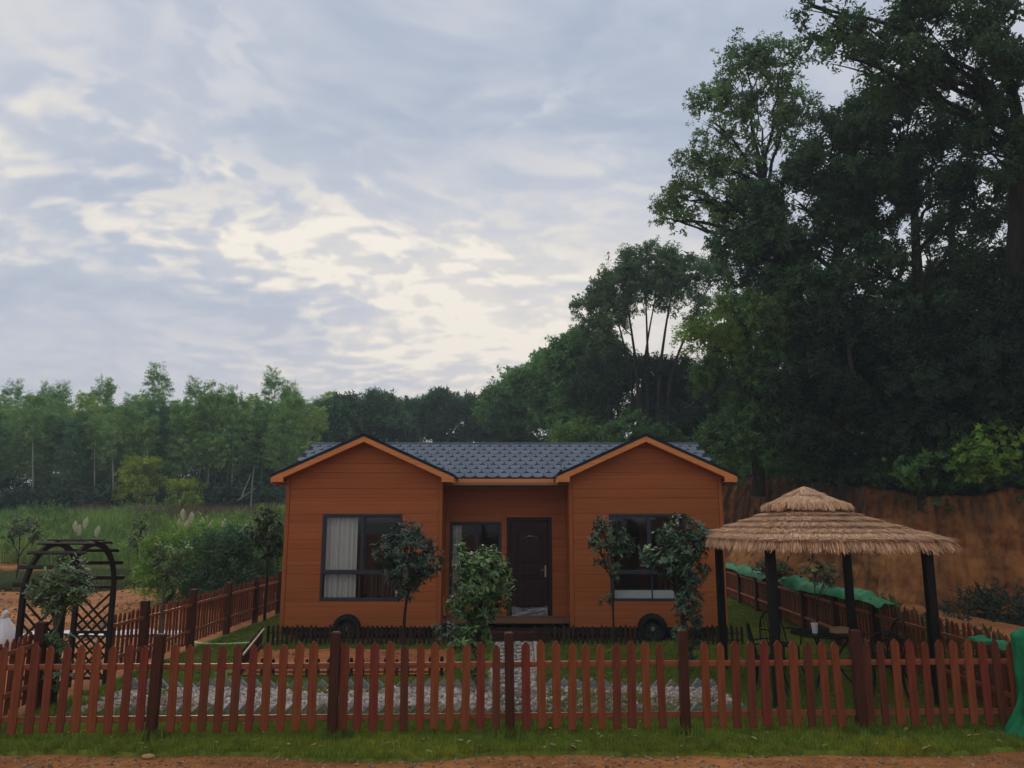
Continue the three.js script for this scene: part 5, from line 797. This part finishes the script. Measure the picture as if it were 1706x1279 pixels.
yardTree('yard_tree', 'slim sapling standing on bare earth left of the bushes', -12.4, 26, 0.9, 0.028, 1, [[0, 1.6, 0, 0.36, 0.3, 0.3, 110], [0.1, 2.1, 0, 0.3, 0.25, 0.3, 60]], { seed: 311, len: 0.11, wid: 0.35, col: [0.07, 0.12, 0.035] });
{ // flowers at the foot of the brooms
  const R = mulberry(41), b = yardTree('potted_plant', 'small pale leaved plant at the wall foot beside the door step', -0.85, 13.6, 0.2, 0.012, 1, [[0, 0.42, 0, 0.2, 0.16, 0.18, 60], [-0.35, 0.4, 0, 0.16, 0.14, 0.14, 40], [0.1, 0.24, 0, 0.14, 0.12, 0.12, 30]], { seed: 320, len: 0.09, wid: 0.4, col: [0.10, 0.17, 0.12], young: 0.3, youngCol: [0.4, 0.45, 0.4] }); b.userData.category = 'plant'; delete b.userData.group;
}
// --- bamboo
{
  const mk = (seed, H, from, wide, col, n, culm, bend, label) => {
    const R = mulberry(seed), root = thing('bamboo', label, 'bamboo', [0, 0, 0], 0), cx = t => V(Math.pow(t, 3) * bend, H * t * (1 - 0.06 * t * t * bend), Math.pow(t, 2.5) * bend * 0.3);
    part('culm', tube(Array.from({ length: 22 }, (_, i) => cx(i / 21)), 0.062, 0.012, 6), culm, root);
    const nodes = []; for (let k = 1; k < 15; k++) nodes.push(tube([cx(k / 22), cx(k / 22 + 0.0025)], 0.067 * (1 - k / 26), 0.067 * (1 - k / 26), 6)); part('node_ring', merge(nodes), culm, root);
    const list = [], tw = [], tipL = [];
    for (let k = 0; k < n; k++) {
      const t = from + (1.0 - from) * Math.pow(R(), 0.85), env = wide * Math.sin(Math.min(1, (t - from) / (1 - from) * 0.85 + 0.18) * Math.PI) ** 0.7 + 0.18, a = R() * 6.283, c = cx(t), r = env * (0.25 + 0.75 * R());
      const layer = Math.round(t * 26) / 26; const p = V(c.x + Math.cos(a) * r, lerp(c.y, H * layer, 0.6) + r * 0.25 - r * r * 0.22, c.z + Math.sin(a) * r);
      if (k % 5 === 0) tw.push(tube([c, c.clone().lerp(p, 0.55).add(V(0, 0.12, 0)), p], 0.012, 0.004, 4));
      const f = 0.55 + 0.75 * (0.4 + 0.6 * R()) ; list.push([p, V(Math.cos(a), 0.1 + gauss(R) * 0.4, Math.sin(a)).normalize(), 0.75 + R() * 0.6, tint([col[0] * f, col[1] * f, col[2] * f], R, 0.2), R() * 6.28]);
    }
    for (let k = 0; k < 70; k++) { const t = 0.80 + 0.22 * R(), c = cx(Math.min(t, 1)), a = R() * 6.283, r = 0.15 + (1.04 - t) * 4.2 * R(); c.y += (t > 1 ? (t - 1) * H * 0.6 : 0); tipL.push([V(c.x + Math.cos(a) * r, c.y + r * 0.25 + gauss(R) * 0.1, c.z + Math.sin(a) * r), V(Math.cos(a), 0.5 + gauss(R) * 0.4, Math.sin(a)).normalize(), 0.8 + R() * 0.6, tint([col[0] * 1.15, col[1] * 1.15, col[2]], R, 0.2), R() * 6.28]); if (k % 4 === 0) tw.push(tube([c, V(c.x + Math.cos(a) * r, c.y + r * 0.25, c.z + Math.sin(a) * r)], 0.008, 0.003, 4)); }
    const tp = instanced(SP.tip, M.leaf, tipL); tp.name = 'plume_tip'; tp.userData.kind = 'stuff'; root.add(tp);
    part('branch', merge(tw), culm, root);
    const cr = instanced(SP.bamboo, M.leaf, list); cr.name = 'crown'; cr.userData.kind = 'stuff'; root.add(cr); return root;
  };
  const green = [0.25, 0.40, 0.13], dark = [0.15, 0.28, 0.125], yel = [0.34, 0.42, 0.06], G = 'bamboo stalks of the grove behind the field';
  const lab = 'green bamboo stalk with drooping plumed leaves in the grove behind the field';
  const ps = [mk(401, 11.2, 0.36, 1.35, green, 300, M.culm, 0.9, lab), mk(402, 10.2, 0.30, 1.25, dark, 300, M.culm, -0.7, lab), mk(403, 12.0, 0.45, 1.2, [0.32, 0.45, 0.11], 260, M.culmPale, 1.5, lab), mk(404, 9.4, 0.22, 1.3, dark, 300, M.culm, 0.5, lab), mk(405, 12.6, 0.5, 1.1, [0.20, 0.35, 0.14], 240, M.culmPale, -1.3, lab)];
  const R = mulberry(66); let used = [0, 0, 0, 0, 0];
  const put = (x, D, k, s) => { const y = terrain(x, D) - 0.1; if (!used[k]++) { const o = ps[k]; o.position.set(x, y, -D); o.rotation.y = R() * 6; o.scale.setScalar(s); o.userData.group = G; } else { const o = dup(ps[k], [x, y, -D], R() * 6, null, s); o.userData.group = G; o.rotation.z = gauss(R) * 0.03; } };
  for (let i = 0; i < 48; i++) { const px = lerp(-160, 520, (i + R() * 0.8) / 48), D = 51 + R() * 5; put((px - 853) / FPX * D, D, [0, 1, 2, 4, 0, 3][Math.floor(R() * 6)], 0.62 + R() * 0.15); }
  for (let i = 0; i < 62; i++) { const px = lerp(-190, 580, (i + R()) / 62), D = 57 + R() * 9; put((px - 853) / FPX * D, D, Math.floor(R() * 5), 0.67 + R() * 0.15); }
  for (let i = 0; i < 48; i++) { const px = lerp(-200, 600, (i + R()) / 48), D = 68 + R() * 12; put((px - 853) / FPX * D, D, [0, 1, 3][Math.floor(R() * 3)], 0.74 + R() * 0.15); }
  const o1 = mk(411, 3.7, 0.3, 0.6, yel, 150, M.culm, 0.4, 'short yellow green bamboo in front of the grove near its middle'); o1.position.copy(at(225, 850, 49)); o1.position.y = terrain(o1.position.x, 49);
  const o2 = mk(412, 2.2, 0.3, 0.5, yel, 90, M.culm, -0.3, 'smaller yellow green bamboo in front of the grove on the right'); o2.position.copy(at(308, 850, 49)); o2.position.y = terrain(o2.position.x, 49);
  [[176, 60, 640], [236, 50, 700], [190, 50, 720], [345, 52, 650], [385, 52, 660], [58, 51, 690], [325, 53, 700], [160, 52, 700]].forEach(([px, D, ty], i) => {
    const a = at(px, 850, D), tp = at(px + [2, 14, -4, 8, 3, -3, 14, 0][i], ty, D); a.y = terrain(a.x, D); const s = thing('bamboo_culm', 'pale bare bamboo stem standing out at the front of the grove', 'bamboo', [a.x, a.y, a.z], 0, 'pale bare stems at the front of the grove'); const d = tp.clone().sub(a), R2 = mulberry(500 + i);
    part('culm', tube(curve([V(0, -0.1, 0), d.clone().multiplyScalar(0.5).add(V(gauss(R2) * 0.1, 0, 0)), d], 8), 0.062, 0.035, 6), M.culmPale, s);
    const l = []; for (let k = 0; k < 70; k++) { const p = d.clone().multiplyScalar(0.75 + R2() * 0.3).add(V(gauss(R2) * 0.5, gauss(R2) * 0.3, gauss(R2) * 0.5)); l.push([p, dirRand(R2), 0.8 + R2() * 0.4, tint(green, R2, 0.2), R2() * 6]); } const cr = instanced(SP.bamboo, M.leaf, l); cr.name = 'crown'; cr.userData.kind = 'stuff'; s.add(cr);
  });
  // dead and fallen stems
  const pole = (label, pts, r) => tag(mesh('fallen_bamboo', tube(curve(pts, 14), r, r * 0.4, 6), M.culmPale), label, 'bamboo', null);
  pole('long pale bamboo stem bent over low in front of the grove', [at(214, 844, 47), at(250, 842, 47), at(290, 847, 47), at(312, 856, 47)], 0.035);
  pole('pale dead stem leaning left at the right end of the grove', [at(403, 828, 48), at(412, 805, 48), at(418, 790, 48)], 0.05);
  pole('pale dead stem standing at the right end of the grove', [at(418, 846, 48), at(421, 800, 48), at(424, 775, 48)], 0.045);
  pole('broken pale stem lying aslant at the right end of the grove', [at(395, 834, 48), at(410, 824, 48), at(428, 812, 48)], 0.04);
  // the dark growth at the foot of the grove
  const und = []; for (let k = 0; k < 9000; k++) { const px = lerp(-200, 1000, R()), back = R() < 0.45, D = back ? 57 + R() * 9 : 49.5 + R() * R() * 9, x = (px - 853) / FPX * D, h = (0.6 + 0.6 * noise3(x * 0.35, D * 0.3, 4)) * (px < 330 ? 1 : 1.9) * (back ? (px < 560 ? 2.6 : 3) : px > 560 ? 1.5 : 1); const y = terrain(x, D) + R() * h; und.push([V(x, y, -D), V(gauss(R) * 0.7, 0.7, 0.4 + gauss(R) * 0.6).normalize(), 0.8 + R() * 0.8, tint(px > 560 ? [0.09, 0.16, 0.07] : [0.055, 0.10, 0.055], R, 0.3), R() * 6]); }
  const u = instanced(SP.far, M.leaf, und); u.name = numbered('undergrowth'); scene.add(tag(u, 'dark scrub along the foot of the bamboo grove', 'undergrowth', null, 'stuff'));
}
// --- the field and its grasses
const tuft = (seed, n, h, spread, w) => { const R = mulberry(seed), pos = []; for (let k = 0; k < n; k++) { const a = R() * 6.283, r = R() * spread, x = Math.cos(a) * r, z = Math.sin(a) * r, l = h * (0.55 + R() * 0.6), b = l * (0.15 + R() * 0.5), q = R() * 6.283, dx = Math.cos(q) * b, dz = Math.sin(q) * b, s = V(Math.sin(q), 0, -Math.cos(q)).multiplyScalar(w); const m = [x + dx * 0.3, l * 0.6, z + dz * 0.3], t = [x + dx, l, z + dz];
  pos.push(x - s.x, 0, z - s.z, x + s.x, 0, z + s.z, m[0] + s.x * 0.7, m[1], m[2] + s.z * 0.7, x - s.x, 0, z - s.z, m[0] + s.x * 0.7, m[1], m[2] + s.z * 0.7, m[0] - s.x * 0.7, m[1], m[2] - s.z * 0.7, m[0] - s.x * 0.7, m[1], m[2] - s.z * 0.7, m[0] + s.x * 0.7, m[1], m[2] + s.z * 0.7, ...t); } return tri(pos); };
function meadow(name, label, geo, list) { const q = instanced(geo, M.grass, list); q.name = numbered(name); scene.add(tag(q, label, name.replace('_', ' '), null, 'stuff')); }
{
  const g = grid(120, 60, (u, v) => { const D = lerp(36, 130, v * v), x = lerp(-1.25, 0.25, u) * D, e = D + fbm(x * 0.12, 3, 2, 3) * 3; return [x, terrain(x, e) + 0.05, -e, x, e]; });
  tag(mesh('field', g, mat([0.15, 0.21, 0.05], { map: T.lawn, roughness: 0.95 })), 'overgrown green field behind the bare earth on the left', 'field', null, 'structure');
  const R = mulberry(71), tall = tuft(1, 16, 0.8, 0.28, 0.014), short = tuft(2, 18, 0.3, 0.22, 0.012), l1 = [], l2 = [];
  for (let k = 0; k < 11000; k++) { const D = 36.5 + Math.pow(R(), 1.1) * 14, px = lerp(-120, 640, R()), x = (px - 853) / FPX * D; const brown = D > 44.5 && px > 150 && noise3(x * 0.25, D * 0.2, 6) > -0.35, patch = noise3(x * 0.18, D * 0.25, 8); l1.push([V(x, terrain(x, D), -D), V(gauss(R) * 0.12, 1, gauss(R) * 0.12).normalize(), 0.75 + R() * 0.5 + patch * 0.25 + (brown ? 0.35 : 0), brown ? tint([0.26, 0.20, 0.10], R, 0.3) : tint([0.27 + patch * 0.06, 0.40 + patch * 0.06, 0.09], R, 0.3), R() * 6]); }
  for (let k = 0; k < 5200; k++) { const D = lerp(25.5, 33.5, R()), px = lerp(-80, 520, R()), x = (px - 853) / FPX * D; if (noise3(x * 0.35, D * 0.5, 9) < -0.05 - 0.5 * smooth(2, 4, 4 - Math.abs(D - 29.5))) continue; if (x > -5.9) continue; l2.push([V(x, terrain(x, D), -D), V(gauss(R) * 0.1, 1, gauss(R) * 0.1).normalize(), 0.6 + R() * 0.7, tint([0.13, 0.155, 0.05], R, 0.3), R() * 6]); }
  { const tw = []; for (let k = 0; k < 4200; k++) { const D = 36 + R() * 11, px = lerp(-80, 560, R()), x = (px - 853) / FPX * D, c = noise3(x * 0.45, D * 0.45, 15) + 0.5 * noise3(x * 1.3, D * 1.2, 16); if (c < 0.12) continue; const h = 0.4 + c * 0.9; tw.push([V(x, terrain(x, D) + R() * h, -D), V(gauss(R) * 0.6, 1, gauss(R) * 0.6).normalize(), 0.7 + R() * 0.8, tint(noise3(x * 0.3, D * 0.3, 21) > 0.1 ? [0.17, 0.30, 0.07] : [0.25, 0.36, 0.08], R, 0.35), R() * 6]); }
    meadow('tall_weeds', 'clumps of leafy weeds rising out of the field grass', SP.weed, tw); }
  meadow('field_grass', 'tall rank grass of the field before the bamboo grove', tall, l1); meadow('field_grass', 'thin short grass in patches on the bare earth on the left', short, l2);
  const lawnT = tuft(3, 14, 0.05, 0.05, 0.0025), lawnF = tuft(4, 12, 0.065, 0.09, 0.004), n1 = [], n2 = [];
  const free = (x, D) => !(D > CH0 - 0.08 && D < CH1 + 0.08 && x > -5.15 && x < 2.8 && !weedy(x, D)) && !(D > 9.6 && D < 14.8 && Math.abs(x - pathX(D)) < 0.42) && !(D > 11.45 && D < 13.8 && x > -4.3 && x < -0.9);
  for (let k = 0; k < 16000; k++) { const x = lerp(-6.6, 6.6, R()), e = lawnEdge(x), D = lerp(e, 8.9, R()); const p = fbm(x * 0.8, D * 1.6, 4, 3); n1.push([V(x, LY - 0.004, -D), V(gauss(R) * 0.25, 1, gauss(R) * 0.25 + (D < e + 0.03 ? 0.5 : 0)).normalize(), 0.65 + R() * 0.6, tint([0.24 + Math.max(0, p) * 0.25, 0.32 + p * 0.1, 0.035], R, 0.3), R() * 6]); }
  for (let k = 0; k < 34000; k++) { const D = lerp(8.9, 22, Math.pow(R(), 1.3)), x = lerp(-5.5, 6.3, R()); if (!free(x, D)) continue; const p = fbm(x * 0.6, D * 0.8, 4, 3); n2.push([V(x, LY - 0.004, -D), V(gauss(R) * 0.25, 1, gauss(R) * 0.25).normalize(), 0.6 + R() * 0.6, tint([0.16 + Math.max(0, p) * 0.2, 0.23 + p * 0.07, 0.03], R, 0.3), R() * 6]); }
  { // longer tufts that the mower missed round the posts, and fallen leaves
    const lt_ = [], fl = [], long = tuft(9, 16, 0.13, 0.06, 0.003), fallen = (() => { const p = []; leaf(p, V(0, 0, 0), V(1, 0.1, 0), V(0, 1, 0), 0.06, 0.03, 0.2, true); return tri(p); })();
    for (let k = 0; k < 900; k++) { const pp = R() < 0.55, x = pp ? [-3.62, -1.82, -0.02, 1.78, 3.62][Math.floor(R() * 5)] + gauss(R) * 0.14 : lerp(-5.8, 5.8, R()), D = pp ? frontD(x) + gauss(R) * 0.10 : lerp(lawnEdge(x), 9.2, R()); lt_.push([V(x, LY, -D), V(gauss(R) * 0.3, 1, gauss(R) * 0.3).normalize(), 0.5 + R() * 0.7, tint([0.20, 0.28, 0.04], R, 0.35), R() * 6]); }
    for (let k = 0; k < 130; k++) { const x = lerp(-5.5, 5.5, R()), D = lawnEdge(x) + R() * R() * 3; fl.push([V(x, LY + 0.045, -D), V(gauss(R) * 0.25, 1, gauss(R) * 0.25).normalize(), 0.6 + R() * 0.9, tint(R() < 0.5 ? [0.42, 0.30, 0.14] : [0.30, 0.34, 0.10], R, 0.3), R() * 6]); }
    meadow('weed_tufts', 'longer grass tufts round the fence posts', long, lt_); meadow('fallen_leaves', 'dry leaves lying on the front lawn', fallen, fl); }
  meadow('grass', 'short green grass in the strip before the front fence', lawnT, n1); meadow('grass', 'short green grass of the lawn inside the fence', lawnF, n2);
  // rank weeds outside the right fence
  { const w = []; for (let k = 0; k < 1500; k++) { const D = lerp(9, 26, R()), x = 5.75 + (D - 9) * 0.05 + Math.pow(R(), 1.6) * 1.6, h = 0.16 + 0.3 * noise3(x * 0.7, D * 0.6, 3); w.push([V(x, R() * Math.max(0.1, h), -D), V(gauss(R) * 0.6, 1, gauss(R) * 0.6).normalize(), 0.5 + R() * 0.6, tint([0.11, 0.135, 0.045], R, 0.35), R() * 6]); }
    const q = instanced(SP.weed, M.leaf, w); q.name = numbered('weeds'); scene.add(tag(q, 'low green weeds growing outside the right side fence', 'weeds', null, 'stuff')); }
  // pampas plumes
  const pampas = (label, list, D, seed) => { const f = at(list[0][0], 905, D); f.y = terrain(f.x, D); const t = thing('pampas_grass', label, 'grass', [f.x, f.y, f.z]), Rp = mulberry(seed); const tf = part('leaf_tuft', tuft(seed, 60, 1.3, 0.35, 0.012), mat([0.10, 0.16, 0.05], { roughness: 0.8 }), t);
    for (const [px, py, dx] of list) { const top = at(px, py, D).sub(f), k = D / FPX, b = V(top.x - dx * k * 1.0, Math.max(0.05, top.y - 1.2), 0), pos = [], mid = b.clone().lerp(top, 0.62); part('stalk', tube([V(b.x * 0.6, 0, 0), b, mid], 0.01, 0.007, 5), M.culmPale, t);
      for (let q = 0; q < 420; q++) { const w = Rp(), c = mid.clone().lerp(top, w), r = 0.12 * Math.sin(Math.min(1, w * 0.9 + 0.12) * Math.PI) + 0.012, a = Rp() * 6.283, e = c.clone().add(V(Math.cos(a) * r, 0.10 + Rp() * 0.06, Math.sin(a) * r)); pos.push(c.x, c.y, c.z, e.x - 0.006, e.y, e.z, e.x + 0.006, e.y + 0.01, e.z); } part('plume', tri(pos), M.plume, t); } };
  pampas('clump of pale pampas plumes in the field behind the garden arch', [[126, 872, -3], [133, 878, 0], [145, 866, 6], [165, 880, 8]], 38, 81);
  pampas('clump of pale pampas plumes behind the big light green bush', [[299, 868, -5], [305, 852, -3], [313, 870, 3], [320, 857, 2], [306, 874, -3]], 38, 82);
  pampas('thin pampas plumes standing right of the denser clump', [[337, 866, 0], [354, 870, 4], [336, 882, 2], [375, 868, 4]], 38, 83);
}
renderer.render(scene, camera);
